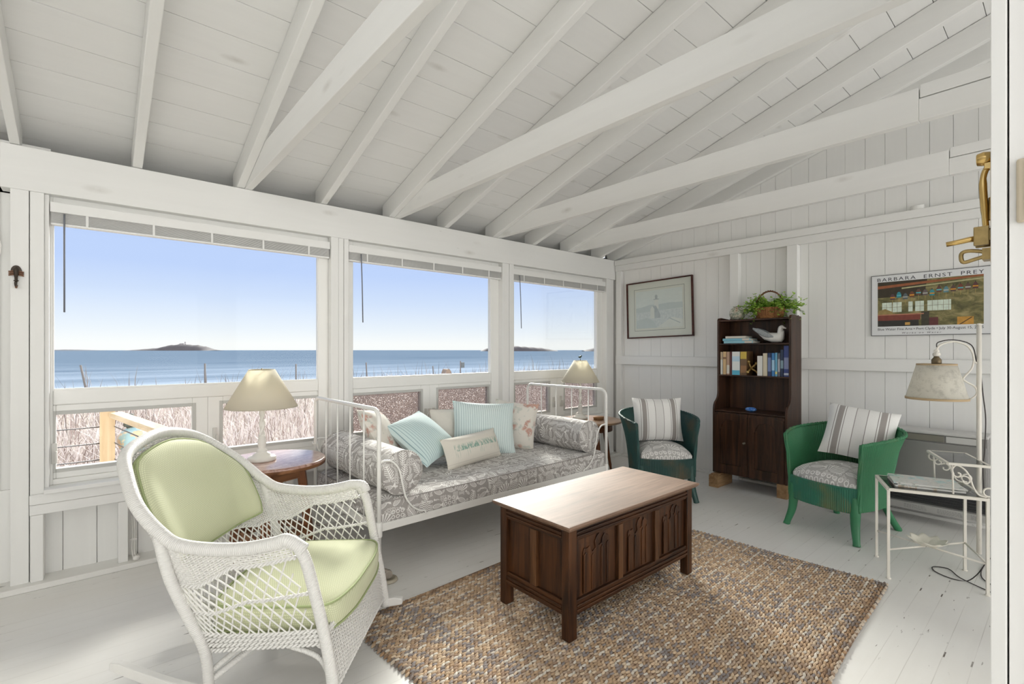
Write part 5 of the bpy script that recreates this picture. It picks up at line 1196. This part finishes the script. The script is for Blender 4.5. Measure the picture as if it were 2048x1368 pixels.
def table_lamp(loc, zs0, zs1, rb, rt, label, fin=False):
    t = thing('table_lamp', label, 'lamp', loc, 0, 'twisted white table lamps')
    MB().lathe([(.074, 0), (.076, .004), (.075, .018), (.068, .024), (.050, .028), (.047, .036), (.030, .046), (.026, .052), (.029, .058), (.022, .064), (.018, .074), (.022, .092), (.0235, .11), (.018, .128), (.021, .134), (.017, .140), (.015, .146)], n=32).build('base', LWH, t)
    H = zs0+.05-.146
    def tw(u, v): a = 2*math.pi*u; r_ = .0135+.0035*math.cos(2*(a-v*2*math.pi*1.55)); r_ *= (1-.12*v); return (r_*math.cos(a), r_*math.sin(a), .146+H*v)
    MB().grid(tw, 28, 60, closed_u=True).build('twisted_column', LWH, t)
    MB().lathe([(.009, .146+H), (.009, zs1-.03), (.004, zs1-.02), (.004, zs1+.006)], n=10).tube([(-rt+.004, 0, zs1-.004), (rt-.004, 0, zs1-.004)], .0018, 6).tube([(0, -rt+.004, zs1-.004), (0, rt-.004, zs1-.004)], .0018, 6).build('shade_holder', plain('lamp_brass', (.45, .36, .2), .35, .9), t)
    s_ = MB().grid(lambda u, v: ((rb+(rt-rb)*v)*math.cos(2*math.pi*u), (rb+(rt-rb)*v)*math.sin(2*math.pi*u), zs0+(zs1-zs0)*v), 64, 2, closed_u=True).build('shade', CSH, t, solid=.002)
    m = MB()
    for z, r_ in ((zs0+.002, rb), (zs1-.002, rt)): m.tube([(r_*math.cos(k*math.pi/32), r_*math.sin(k*math.pi/32), z) for k in range(64)], .0022, 6, closed=True)
    m.build('shade_trim', plain('beige_trim', (.52, .48, .39), .7), s_)
    if fin:
        m = MB(); m.tube([(0, 0, zs1), (0, 0, zs1+.02)], .003, 6); m.tube(bez([(-.028, 0, zs1+.036), (-.012, 0, zs1+.034), (.004, 0, zs1+.036), (.014, 0, zs1+.046), (.026, 0, zs1+.044)], 3), [.003, .005, .007, .009, .011, .011, .010, .009, .008, .006, .004, .003, .002], 8).build('finial', DARKM, t)
    return t
table_lamp((.745, 3.085, .5805), .307, .527, .192, .068, 'white twisted lamp with cream shade on the worn table behind the wicker chair')
table_lamp((3.655, 3.20, .5405), .362, .576, .188, .064, 'white twisted lamp with a bird finial on the corner table', True)
t = thing('wooden_box', 'small oval wooden box on the corner table beside the lamp', 'box', (3.735, 3.035, .5405), -.3)
m = MB(); m.lathe([(.046, 0), (.047, .016), (.045, .017)], n=28); m.v = [(x*1.15, y*.85, z) for x, y, z in m.v]; m.build('box_body', wood('small_box_wood', (.20, .09, .035), (.38, .20, .10), 'x', .45), t)
m = MB(); m.lathe([(.049, .0175), (.050, .020), (.049, .028), (.044, .031), (.001, .032)], n=28); m.v = [(x*1.15, y*.85, z) for x, y, z in m.v]; m.build('lid', wood('small_box_lid', (.30, .15, .06), (.48, .28, .14), 'x', .45), t)
o = MB().tube(bez([(0, 0, .012), (.02, .0, .03), (.05, 0, .042), (.085, 0, .036), (.10, 0, .018), (.112, 0, .012)], 4), [.005, .008, .011, .013, .014, .015, .015, .014, .013, .012, .011, .010, .009, .008, .007, .006, .006, .005, .005, .004, .004], 8).build('shell_ornament', plain('pearl_grey', (.62, .62, .60), .35, .2)); o.location = (3.70, 3.30, .537); tag(o, 'small curved grey shell ornament behind the corner lamp', 'ornament')

# ================================================================== iron lamp table
IW = white_wood('cream_painted_iron', 'z', (.76, .73, .66), False, .5, .6)
lt = thing('lamp_table', 'cream iron glass topped table with built in reading lamp by the partition', 'floor lamp', (3.217, .651, 0), math.atan2(.37, .929))
TX, TY, TZ = .31, -.396, .482
for x in (0, TX):
    for y in (0, TY): MB().bar((x, y, 0), (x, y, TZ-.008), .013, .013, (1, 0, 0)).lathe([(.012, 0), (.012, .005), (.008, .008)], (x, y, 0), 10).build('leg', IW, lt, bevel=.001)
m = MB()
for a, c in (((0, 0), (TX, 0)), ((TX, 0), (TX, TY)), ((TX, TY), (0, TY)), ((0, TY), (0, 0))): m.bar((*a, TZ-.006), (*c, TZ-.006), .016, .014)
m.build('top_frame', IW, lt)
def tint_glass():
    b = NB('greenish_table_glass'); t_ = b.n('ShaderNodeBsdfTransparent'); t_.inputs[0].default_value = (.88, .95, .92, 1); g = b.n('ShaderNodeBsdfGlossy'); g.inputs['Roughness'].default_value = .03
    fr = b.n('ShaderNodeFresnel'); fr.inputs[0].default_value = 1.5; m_ = b.n('ShaderNodeMixShader'); b.t.links.new(fr.outputs[0], m_.inputs[0]); b.t.links.new(t_.outputs[0], m_.inputs[1]); b.t.links.new(g.outputs[0], m_.inputs[2]); return b.out(m_.outputs[0])
TG = tint_glass()
MB().box(.007, TX-.007, TY+.007, -.007, TZ-.003, TZ+.002).build('glass_top', TG, lt)
m = MB()
for a, c in (((0, 0), (TX, TY)), ((TX, 0), (0, TY))): m.tube([(*a, .155), (*c, .155)], .005, 8)
m.tube([(0, TY, .155), (TX, TY, .155)], .005, 8); m.build('stretcher', IW, lt)
m = MB(); m.grid(lambda u, v: (TX/2+(.02+.062*v)*(1+.10*math.cos(18*math.pi*u*1.0)*v)*math.cos(2*math.pi*u), TY/2+(.02+.062*v)*(1+.10*math.cos(18*math.pi*u)*v)*math.sin(2*math.pi*u), .162+.028*v*v+.005*v*math.cos(18*math.pi*u)), 108, 6, closed_u=True)
m.lathe([(.022, .160), (.022, .163)], (TX/2, TY/2, 0), 16); m.build('shell_dish', plain('ivory_dish', (.74, .71, .62), .45), lt, solid=.002)
# upper shelf with scrolls
u0, u1, uz = -.245, -.406, .640; xe = .345; m = MB()
for a, c in (((0, u0), (xe, u0)), ((xe, u0), (xe, u1)), ((xe, u1), (0, u1)), ((0, u1), (0, u0))): m.bar((*a, uz), (*c, uz), .013, .012)
m.build('upper_frame', IW, lt); MB().box(.006, xe-.006, u1+.006, u0-.006, uz+.001, uz+.005).build('upper_glass', TG, lt)
def spiral(x, cy, cz, r0, a0, turns, sg=1, n=26): return [Vector((x, cy+r0*(1-.72*k/n)*math.cos(a0+sg*turns*2*math.pi*k/n), cz+r0*(1-.72*k/n)*math.sin(a0+sg*turns*2*math.pi*k/n))) for k in range(n+1)]
for x in (.004, .31):
    m = MB(); A = [Vector((x, y, z)) for y, z in ((-.392, .487), (-.362, .497), (-.342, .535), (-.328, .585), (-.308, .618), (-.278, .634), (-.262, .612), (-.266, .592))]
    m.tube(bez(A, 5)+spiral(x, -.284, .590, .019, math.pi*.0, -.75)[2:], .0042, 6); m.tube(spiral(x, -.312, .560, .025, .7, .95), .0038, 6)
    m.tube([Vector((x, -.402+.021*math.cos(a), .512+.021*math.sin(a))) for a in (math.pi*(-.55+1.75*k/20) for k in range(21))], .0042, 6)
    m.tube([(x, -.262, .634), (x, -.266, .487)], .0045, 6); m.build('scroll', IW, lt)
m = MB(); m.tube([Vector((xe-.01, u0-.022+.021*math.cos(a), uz-.028+.021*math.sin(a))) for a in (math.pi*(.6+1.7*k/20) for k in range(21))], .0042, 6); m.build('scroll_ring', IW, lt)
PX, PY = .164, -.412
MB().tube([(PX, PY, .15), (PX, PY, 1.352)], .0105, 10).lathe([(.0125, 1.35), (.0125, 1.356), (.004, 1.36)], (PX, PY, 0), 12).build('lamp_pole', IW, lt)
_sd = Vector((3.444, .488, 0))-Vector((3.217, .651, 0)); _c, _s = .929, .370; SX, SY = _sd.x*_c+_sd.y*_s, -_sd.x*_s+_sd.y*_c
def aq(q, z): f_ = q/.173; return Vector((PX+(SX-PX)*f_, PY+(SY-PY)*f_, z))
MB().tube(bez([aq(*p) for p in ((.0, 1.145), (.018, 1.16), (.026, 1.205), (.05, 1.245), (.098, 1.264), (.140, 1.256), (.165, 1.238), (.173, 1.215))], 5), .005, 8).tube(bez([aq(*p) for p in ((.02, 1.165), (.030, 1.12), (.062, 1.072), (.055, 1.055), (.018, 1.028), (.008, 1.0), (.014, .98), (.032, .962))], 5), .0045, 8).build('lamp_arm', IW, lt)
MB().lathe([(.010, 1.185), (.016, 1.19), (.017, 1.20), (.010, 1.207), (.013, 1.214), (.009, 1.222)], (SX, SY, 0), 14).tube([(SX-.02, SY, 1.205), (SX+.02, SY, 1.205)], .006, 8).build('swivel_joint', IW, lt)
MB().lathe([(.020, 1.142), (.022, 1.150), (.022, 1.168), (.014, 1.178), (.010, 1.187)], (SX, SY, 0), 16).build('socket_cap', plain('dark_brass_cap', (.16, .12, .07), .4, .7), lt)
PSH = shade_mat('mottled_parchment_shade', (.90, .88, .82), .5); rb, rt, z0, z1 = .131, .083, .957, 1.143
s_ = MB().grid(lambda u, v: (SX+(rb+(rt-rb)*v)*math.cos(2*math.pi*u), SY+(rb+(rt-rb)*v)*math.sin(2*math.pi*u), z0+(z1-z0)*v), 56, 2, closed_u=True).build('lamp_shade', PSH, lt, solid=.0022)
for r_, z, nm in ((rb, z0+.003, 'lower_binding'), (rt, z1-.003, 'upper_binding')): MB().grid(lambda u, v: (SX+(r_+.0018+(.003 if z < 1 else -.002)*(.5-v))*math.cos(2*math.pi*u), SY+(r_+.0018)*math.sin(2*math.pi*u), z-.006+.012*v), 56, 1, closed_u=True).build(nm, plain('tan_binding', (.46, .34, .20), .7), s_, solid=.001)
m = MB()
for k in range(3): a = 2*math.pi*k/3+.4; m.tube([(SX, SY, z1-.004), (SX+rt*math.cos(a), SY+rt*math.sin(a), z1-.004)], .0015, 5)
m.build('shade_spider', plain('shade_wire', (.4, .38, .33), .5, .5), s_)
BLK = plain('dark_flex', (.035, .028, .028), .5)
def wl_(p): d = Vector((p[0]-3.217, p[1]-.651, 0)); return Vector((d.x*_c+d.y*_s, -d.x*_s+d.y*_c, p[2]))
pts = [aq(.172, 1.235), aq(.165, 1.262), aq(.10, 1.274), aq(.03, 1.245), aq(.01, 1.16), aq(-.006, 1.10), aq(-.016, .98), aq(-.026, .86), aq(-.022, .70), aq(-.016, .60), Vector((PX-.03, PY-.012, .46)), Vector((PX-.05, PY-.016, .3)), Vector((PX-.06, PY-.01, .14)), wl_((3.50, .36, .01)),
       wl_((3.46, .42, .004)), wl_((3.50, .50, .004)), wl_((3.57, .52, .004)), wl_((3.60, .46, .004)), wl_((3.50, .40, .006)), wl_((3.43, .30, .004)), wl_((3.42, .27, .004)), wl_((3.50, .27, .004)), wl_((3.62, .33, .004)), wl_((3.9, .33, .004)), wl_((4.3, .27, .004))]
MB().tube(bez(pts, 6), .0027, 6).build('flex_cord', BLK, lt)
# magazines
def mag_mat(name, a, b_, seed):
    b = NB(name); co = b.coord('Object', (1, 1, 1), loc=(seed, seed*2, 0)); n = b.noise(co, 14, 4, .7); v = b.noise(co, 40, 3); c = b.ramp(n, (.40, (.74, .73, .70)), (.54, (.70, .70, .68)), (.60, a), (.70, b_)); c = b.mix(((v-.60)*12.0).clamp()*.7, c, (.25, .26, .22)); return b.out(b.bsdf(c, .28))
for k, (dx, dy, rz, lab, mm, h) in enumerate(((.158, -.185, -.02, 'lowest thick magazine of the pile on the glass table', mag_mat('mag_beige', (.60, .50, .38), (.45, .38, .30), 1.), .010), (.162, -.19, .03, 'middle magazine of the pile on the glass table', mag_mat('mag_grey', (.5, .55, .5), (.40, .44, .42), 2.), .007),
                                    (.150, -.183, -.06, 'white and aqua magazine on top of the pile on the glass table', mag_mat('mag_aqua', (.45, .68, .68), (.35, .55, .58), 3.7), .006))):
    c_, s2 = .929, .37; wx, wy = 3.217+dx*c_-dy*s2, .651+dx*s2+dy*c_; zb = TZ+.0025+(0, .0105, .018)[k]
    t = thing('magazine', lab, 'magazine', (wx, wy, zb), math.atan2(.37, .929)+rz, 'magazines on the glass table')
    MB().box(-.108, .108, -.142, .142, .0008, h-.0008).build('pages', PAPER, t); MB().box(-.11, .11, -.145, .145, h-.0008, h).box(-.11, .11, -.145, .145, 0, .0008).box(-.11, -.1092, -.145, .145, 0, h).build('cover', mm, t)

# ================================================================== wall heater
HG = plain('warm_grey_heater_steel', (.27, .265, .26), .38, .35, var=.05); HD = plain('dark_heater_trim', (.035, .035, .038), .35); HL = plain('light_grey_heater_top', (.55, .545, .54), .4, .2)
ht = thing('wall_heater', 'low wide grey gas heater on the end wall behind the green chair', 'heater', (4.40, .82, .09))
hy0, hy1 = -.455, .44
MB().box(.012, .20, hy0, hy1, .03, .56).build('casing', HG, ht, bevel=.008)
MB().box(0, .014, hy0+.01, hy1-.01, .155, .490).build('front_panel', HG, ht, bevel=.004)
MB().box(-.002, .20, hy0, hy1, .545, .566).build('top_cover', HL, ht, bevel=.006)
MB().box(.004, .013, hy1-.46, hy1-.03, .502, .538).build('control_window', HD, ht, bevel=.002); MB().box(.002, .013, hy0+.22, hy1-.47, .498, .540).build('display_flap', plain('olive_flap', (.19, .18, .15), .4), ht, bevel=.002); MB().box(.002, .013, hy0+.05, hy0+.21, .498, .540).build('button_panel', HL, ht, bevel=.002)
m = MB().box(.008, .013, hy0+.01, hy1-.01, .055, .15)
m.build('grille_recess', HD, ht); m = MB()
for k in range(5): m.box(-.002, .012, hy0+.01, hy1-.01, .068+.018*k, .0715+.018*k)
m.build('grille', HD, ht, bevel=.0008); MB().box(-.002, .20, hy0, hy1, .0, .048).build('base_strip', plain('silver_heater_base', (.44, .43, .42), .4, .3), ht, bevel=.003)
FAINT = plain('faint_print', (.25, .25, .25), .5)
WALLM = lambda x, y, z: Matrix(((0, 0, -1, x), (-1, 0, 0, y), (0, 1, 0, z), (0, 0, 0, 1)))
m = MB()
for y0, y1 in ((-.02, -.145), (-.20, -.33), (-.37, -.42)):
    for r_ in range(4):
        y = y0
        while y > y1+.008: L = rng.uniform(.006, .016); m.box(-.0028, -.0021, max(y1, y-L), y, .010+r_*.0075, .0128+r_*.0075); y -= L+.004
m.build('rating_text', FAINT, ht)

# ================================================================== framed print and poster
MAH = wood('mahogany_frame', (.035, .008, .006), (.11, .028, .020), 'y', .35)
pf = thing('framed_picture', 'mahogany framed lighthouse print hanging at the far end of the wall', 'picture', (4.635, 2.944, 1.668), 0); pf.rotation_euler = (math.radians(-1.25), 0, 0)
pw, phh = .403, .312
def FB(w_, h_, b_, x0, x1): return MB().box(x0, x1, -w_, -w_+b_, -h_, h_).box(x0, x1, w_-b_, w_, -h_, h_).box(x0, x1, -w_+b_, w_-b_, -h_, -h_+b_).box(x0, x1, -w_+b_, w_-b_, h_-b_, h_)
FB(pw, phh, .013, -.018, .012).build('frame', MAH, pf, bevel=.003)
MB().box(.0, .006, -pw+.01, pw-.01, -phh+.01, phh-.01).build('mat_board', plain('cream_mat', (.76, .745, .69), .8, var=.02), pf)
FB(.308, .232, .0035, -.0006, .0).build('mat_line', plain('mat_line', (.16, .16, .15), .7), pf)
def sky_print():  # print colours lightened to imitate window glare on the glass
    b = NB('glare_paled_watercolour'); x, y, z = b.xyz(b.coord('Object')); n = b.noise(b.coord('Object', (1, 6, 18)), 1.6, 5, .6); n2 = b.noise(b.coord('Object'), 40, 3)
    up = b.mix(n, (.70, .73, .72), (.82, .84, .82)); lo = b.mix(((n2-.35)*2.5).clamp(), (.64, .67, .68), (.78, .79, .79)); hill = ((z+.02+.03*(n-.5)) < .0)
    c = b.mix(hill, up, lo); return b.out(b.bsdf(c, .7))
pr_ = MB().box(-.0012, -.0002, -.285, .285, -.205, .205).build('print', sky_print(), pf)
PG = plain('print_grey', (.50, .53, .55), .7, var=.2); PWH = plain('print_white', (.78, .78, .75), .7); PGN = plain('print_green_grey', (.62, .66, .66), .7)
def P2(poly, mat, name, d=.0016, par=pf): MB().prism(poly, lambda p, a: (a, -p[0], p[1]), -d, -d+.0006).build(name, mat, par)
P2([(-.285, .02), (-.2, .03), (-.1, .05), (0, .045), (.12, .055), (.285, .05), (.285, -.01), (-.285, -.03)], PGN, 'printed_hill', .0018)
P2([(-.055, .0), (-.045, .10), (-.005, .10), (.005, .0)], PWH, 'printed_tower', .0021); P2([(-.06, .10), (.01, .10), (.006, .108), (-.056, .108)], PG, 'printed_gallery', .0024); P2([(-.04, .108), (-.01, .108), (-.01, .138), (-.04, .138)], PG, 'printed_lantern', .0024); P2([(-.045, .138), (-.005, .138), (-.025, .156)], PG, 'printed_roof', .0024)
P2([(-.10, -.10), (-.10, .0), (-.075, .035), (-.05, .0), (-.05, -.10)], PWH, 'printed_house', .0024); P2([(-.05, -.10), (-.05, .0), (-.075, .035), (-.03, .035), (.02, -.06), (.02, -.10)], PG, 'printed_house_roof', .0022)
P2([(-.02, -.205), (.16, -.10), (.285, -.13), (.285, -.205)], PWH, 'printed_path', .0022); P2([(-.285, -.205), (-.285, -.12), (-.15, -.09), (-.06, -.13), (-.02, -.205)], PGN, 'printed_field', .0020); P2([(.12, -.11), (.135, -.108), (.26, -.165), (.25, -.17)], PG, 'printed_rail', .0026)
MB().box(-.006, -.004, -pw+.012, pw-.012, -phh+.012, phh-.012).build('picture_glass', glass_mat('picture_glass', refl=.22), pf)
# exhibition poster
po = thing('poster', 'exhibition poster of a boat shed with hanging buoys on the end wall', 'poster', (4.645, .708, 1.564))
qw, qh = .338, .232
MB().box(-.004, .006, -qw, qw, -qh, qh).build('poster_board', plain('poster_paper', (.72, .73, .74), .35, var=.01), po); FB(qw+.0025, qh+.0025, .004, -.0055, .006).build('poster_edge', plain('dark_poster_edge', (.08, .08, .08), .4), po)
INK = plain('poster_ink', (.03, .033, .045), .5)
def fit(txt, width, cap, y, z, name, shear=0, spacing=1.0):
    o = text_obj(txt, 1.0, INK, name, po, None, 'CENTER', spacing, shear); X = [v.co.x for v in o.data.vertices]; Y = [v.co.y for v in o.data.vertices]; w_, h_ = max(X)-min(X), max(Y)-min(Y); cx_, cy_ = (max(X)+min(X))/2, (max(Y)+min(Y))/2
    for v in o.data.vertices: v.co = ((v.co.x-cx_)*width/w_, (v.co.y-cy_)*cap/h_, (v.co.z)*.3)
    o.matrix_local = WALLM(-.0045, y, z)
fit('BARBARA  ERNST  PREY', .60, .026, .0, .199, 'title_lettering', 0, 1.25); fit('Blue Water Fine Arts \u2022 Port Clyde \u2022 July 30-August 15, 2005', .595, .0245, .0, -.187, 'date_lettering'); fit('W o r k s   o n   W a t e r', .225, .012, .035, -.214, 'subtitle_lettering', .25)
def olive():
    b = NB('painted_shed_interior'); co = b.coord('Object', (1, 5, 9)); n = b.noise(co, 2.2, 5, .65, .6); n2 = b.noise(b.coord('Object'), 26, 4, .7); c = b.ramp(n, (.32, (.06, .06, .025)), (.5, (.18, .16, .06)), (.66, (.36, .30, .14))); c = b.mix((n2-.4).clamp(), c, (.05, .055, .03)); return b.out(b.bsdf(c, .6))
_pc = {}
def PC(c):
    if c not in _pc: _pc[c] = plain('poster_paint_%d' % len(_pc), c, .6, var=.35, scale=40)
    return _pc[c]
MB().box(-.0046, -.0041, -.298, .298, -.163, .180).build('painting', olive(), po)
def PP(poly, c, name, d): MB().prism(poly, lambda p, a: (a, -p[0], p[1]), -d, -d+.0003).build(name, PC(c), po)
def R4(x0, x1, z0, z1): return [(x0, z0), (x1, z0), (x1, z1), (x0, z1)]
PP([(-.298, .06), (-.298, .18), (.0, .18), (-.02, .06)], (.045, .035, .02), 'painted_dark_rafters', .0049); PP([(-.298, .128), (-.298, .150), (.298, .180), (.298, .168)], (.30, .10, .04), 'painted_beam', .0052); PP([(-.15, .118), (.298, .150), (.298, .158), (-.15, .128)], (.42, .40, .22), 'painted_batten', .0052)
for x0, x1 in ((-.27, -.21), (-.205, -.15), (-.11, -.085), (-.07, -.02), (0, .13)):
    PP(R4(x0, x1, -.055, .02), (.62, .70, .60), 'painted_window', .0052); k = x0+.028
    while k < x1-.005: PP(R4(k-.001, k+.001, -.055, .02), (.20, .18, .10), 'painted_glazing_bar', .0055); k += .03
    PP(R4(x0, x1, -.018, -.0155), (.20, .18, .10), 'painted_glazing_bar', .0055)
PP(R4(-.298, -.04, -.118, -.075), (.20, .05, .035), 'painted_bench', .0052); PP(R4(-.298, -.02, -.078, -.070), (.45, .20, .12), 'painted_bench_top', .0055); PP(R4(-.298, -.05, -.163, -.118), (.03, .028, .025), 'painted_bench_shade', .0050); PP([(-.298, -.07), (-.29, -.04), (-.25, -.028), (-.21, -.05), (-.20, -.07)], (.30, .22, .08), 'painted_hull', .0056)
PP(R4(-.035, .01, -.163, -.06), (.05, .045, .03), 'painted_post', .0052); PP(R4(.01, .06, -.163, -.105), (.12, .035, .035), 'painted_bucket', .0055); PP(R4(.162, .248, -.163, -.108), (.52, .27, .05), 'painted_crate', .0052); PP([(.17, -.163), (.18, -.163), (.245, -.112), (.235, -.112)], (.10, .06, .02), 'painted_crate_brace', .0055); PP(R4(-.13, -.10, -.155, -.135), (.55, .32, .08), 'painted_box', .0056)
BC = [(.10, .05, .06), (.04, .24, .28), (.10, .13, .14), (.16, .06, .03), (.14, .07, .05), (.13, .10, .10), (.04, .25, .29), (.12, .05, .04), (.10, .22, .25), (.10, .06, .05), (.18, .05, .03), (.12, .07, .05), (.10, .04, .04)]
for k, c in enumerate(BC):
    x = -.205+k*.0385; z = .062+.045*(k/12)+(.010 if k % 3 == 1 else 0)-(.008 if k % 4 == 2 else 0); s_ = .014
    PP([(x-s_, z-.022), (x+s_, z-.022), (x+s_, z+.004), (x+s_*.4, z+.022), (x-s_*.4, z+.022), (x-s_, z+.004)], c, 'painted_buoy', .0056); PP(R4(x-s_, x+s_, z-.010, z-.001), ((.62, .27, .03), (.10, .42, .46), (.40, .40, .36))[k % 3], 'painted_buoy_band', .0059); PP(R4(x-.001, x+.001, z-.055, z-.022), (.45, .32, .10), 'painted_buoy_rope', .0056); PP(R4(x-.002, x+.002, z+.02, z+.032), (.03, .03, .03), 'painted_buoy_ring', .0056)

# ================================================================== small things on the walls
o = MB().lathe([(.014, 0), (.040, 0), (.041, .004), (.041, .026), (.040, .030), (.014, .030), (.013, .02)], n=30, caps=False).build('tape_roll', plain('white_tape', (.76, .76, .74), .5)); o.location = (4.614, .76, 2.2565); o.scale = (.68, 1, 1); tag(o, 'white roll of tape lying on the high ledge of the end wall', 'tape')
BZ = plain('dark_bronze', (.055, .042, .033), .45, .6, var=.5, scale=60); BZ2 = plain('rust_bronze', (.16, .075, .04), .5, .5, var=.4, scale=60)
hk = thing('wall_hook', 'dark bronze scallop shaped hook on the left window casing', 'hook', (-.2425, 3.4995, 1.59)); hk.location.x = -.2915+.0
m = MB(); m.prism([(.0125*math.cos(a)*1.6, .028+.030*math.sin(a)) for a in (math.pi*k/14 for k in range(15))]+[(-.026, .014), (-.020, .008), (.020, .008), (.026, .014)], lambda p, a: (p[0], a, p[1]), -.006, 0); m.build('back_plate', BZ, hk, bevel=.002)
m = MB()
for sx in (-1, 1):
    for k in range(3): m.obox((sx*.018, -.006, .026-.009*k), (1, 0, -.25*sx), (0, 1, 0), (.25*sx, 0, 1), .010, .004, .0035)
m.build('wings', BZ2, hk, bevel=.0015); m = MB(); m.tube(bez([(0, -.010, .045), (0, -.016, .030), (0, -.013, .0), (0, -.010, -.018), (0, -.012, -.03), (0, -.026, -.046), (0, -.036, -.040), (0, -.038, -.030)], 4), [.006, .007, .008, .009, .010, .010, .009, .008, .007, .006, .006, .006, .0055, .0055, .0055, .005, .005, .005, .005, .005, .0048, .0046, .0046, .0046, .0046, .0046, .0046, .0046, .0046], 10); m.lathe([(.004, -.016), (.011, -.020), (.004, -.026)], (0, -.010, 0), 12); m.build('hook_arm', BZ, hk)
MB().prism([(-.006, -.042), (.006, -.042), (.003, -.058), (-.003, -.058)], lambda p, a: (p[0], a, p[1]), -.012, -.002).build('drop_tip', BZ2, hk)
cb = thing('white_cable', 'white cable with a round white plug on the floor by the stud under the window', 'cable', (.170, 3.54, .03))
MB().tube(bez([(.0, 0, .24), (.004, -.01, .15), (.0, -.02, .06), (.006, -.05, .012), (.015, -.06, .008)], 6), .0035, 6).tube(bez([(.010, 0, .24), (.014, -.008, .14), (.011, -.02, .05), (.016, -.05, .012)], 6), .0035, 6).build('cable', CORD, cb); MB().lathe([(.004, 0), (.014, .003), (.017, .012), (.014, .022), (.004, .026)], (.018, -.065, 0), 14).build('plug', CORD, cb); MB().box(-.008, .024, -.016, -.006, .10, .112).build('clip', CORD, cb)
cb = MB().tube(bez([(-.40, 3.575, 2.02), (-.385, 3.57, 1.9), (-.362, 3.565, 1.80), (-.352, 3.56, 1.74), (-.362, 3.56, 1.69), (-.395, 3.56, 1.67), (-.44, 3.56, 1.69)], 6), .0035, 6).build('hanging_cord', CORD); tag(cb, 'thin white cord looping down at the upper left edge', 'cord')
# brass bracket on the corner board of the partition
BR = plain('polished_brass', (.58, .40, .15), .22, .95, var=.2); BRD = plain('darker_brass', (.36, .26, .11), .35, .9, var=.35, scale=90)  # second brass is darker and rougher, for clamp and loop
bb = thing('brass_bracket', 'brass lever bracket fixed to the partition edge, upper right', 'bracket', (1.30, .1018, 1.49))
MB().box(-.014, .014, 0, .003, -.105, .095).build('back_plate', BR, bb, bevel=.001)
MB().tube(bez([(0, .006, .085), (0, .014, .06), (0, .012, 0), (0, .009, -.05)], 5), [.005]*6+[.006]*5+[.005]*5, 8).build('curved_arm', BR, bb)
m = MB(); m.lathe([(.001, -.012), (.011, -.011), (.0135, 0), (.011, .011), (.001, .012)], n=18); m.v = [(x, .013+z*.9, .098+y) for x, y, z in m.v]; m.box(-.009, .009, 0, .012, .076, .088); m.build('round_boss', BR, bb, bevel=.001)
m = MB().box(-.016, .016, .002, .022, -.062, -.042).box(-.018, -.010, .004, .026, -.070, -.034).box(.010, .018, .004, .026, -.070, -.034); m.lathe([(.007, -.022), (.007, .022)], n=10); m.build('clamp_block', BRD, bb, bevel=.0015)
MB().tube([(-.004, .020, -.054), (-.006, .034, -.055), (-.010, .050, -.058), (-.012, .066, -.060)], [.006, .0055, .005, .0048], 8).build('lever_handle', BR, bb)
MB().tube(bez([(-.012, .006, -.084), (-.012, .030, -.078), (-.012, .042, -.080), (-.012, .044, -.090), (-.012, .040, -.099), (-.012, .024, -.095), (-.012, .006, -.090)], 4), .0036, 8).box(-.016, .016, .002, .014, -.098, -.076).build('loop_hook', BRD, bb)
th = thing('thermostat', 'beige framed dark panel on the partition at the right edge', 'thermostat', (1.2615, .012, 1.505))
MB().box(-.010, 0, -.055, .057, -.057, .057).build('frame', plain('beige_plastic', (.52, .45, .34), .45, var=.05), th, bevel=.004); MB().box(-.0125, -.0095, -.047, .046, -.046, .050).build('bezel', plain('pale_bezel', (.66, .62, .54), .4), th, bevel=.002); MB().box(-.0135, -.012, -.042, .041, .002, .046).build('display', plain('pink_grey_display', (.44, .38, .35), .3), th); MB().box(-.0135, -.012, -.042, .041, -.041, .0015).build('dark_panel', HD, th)
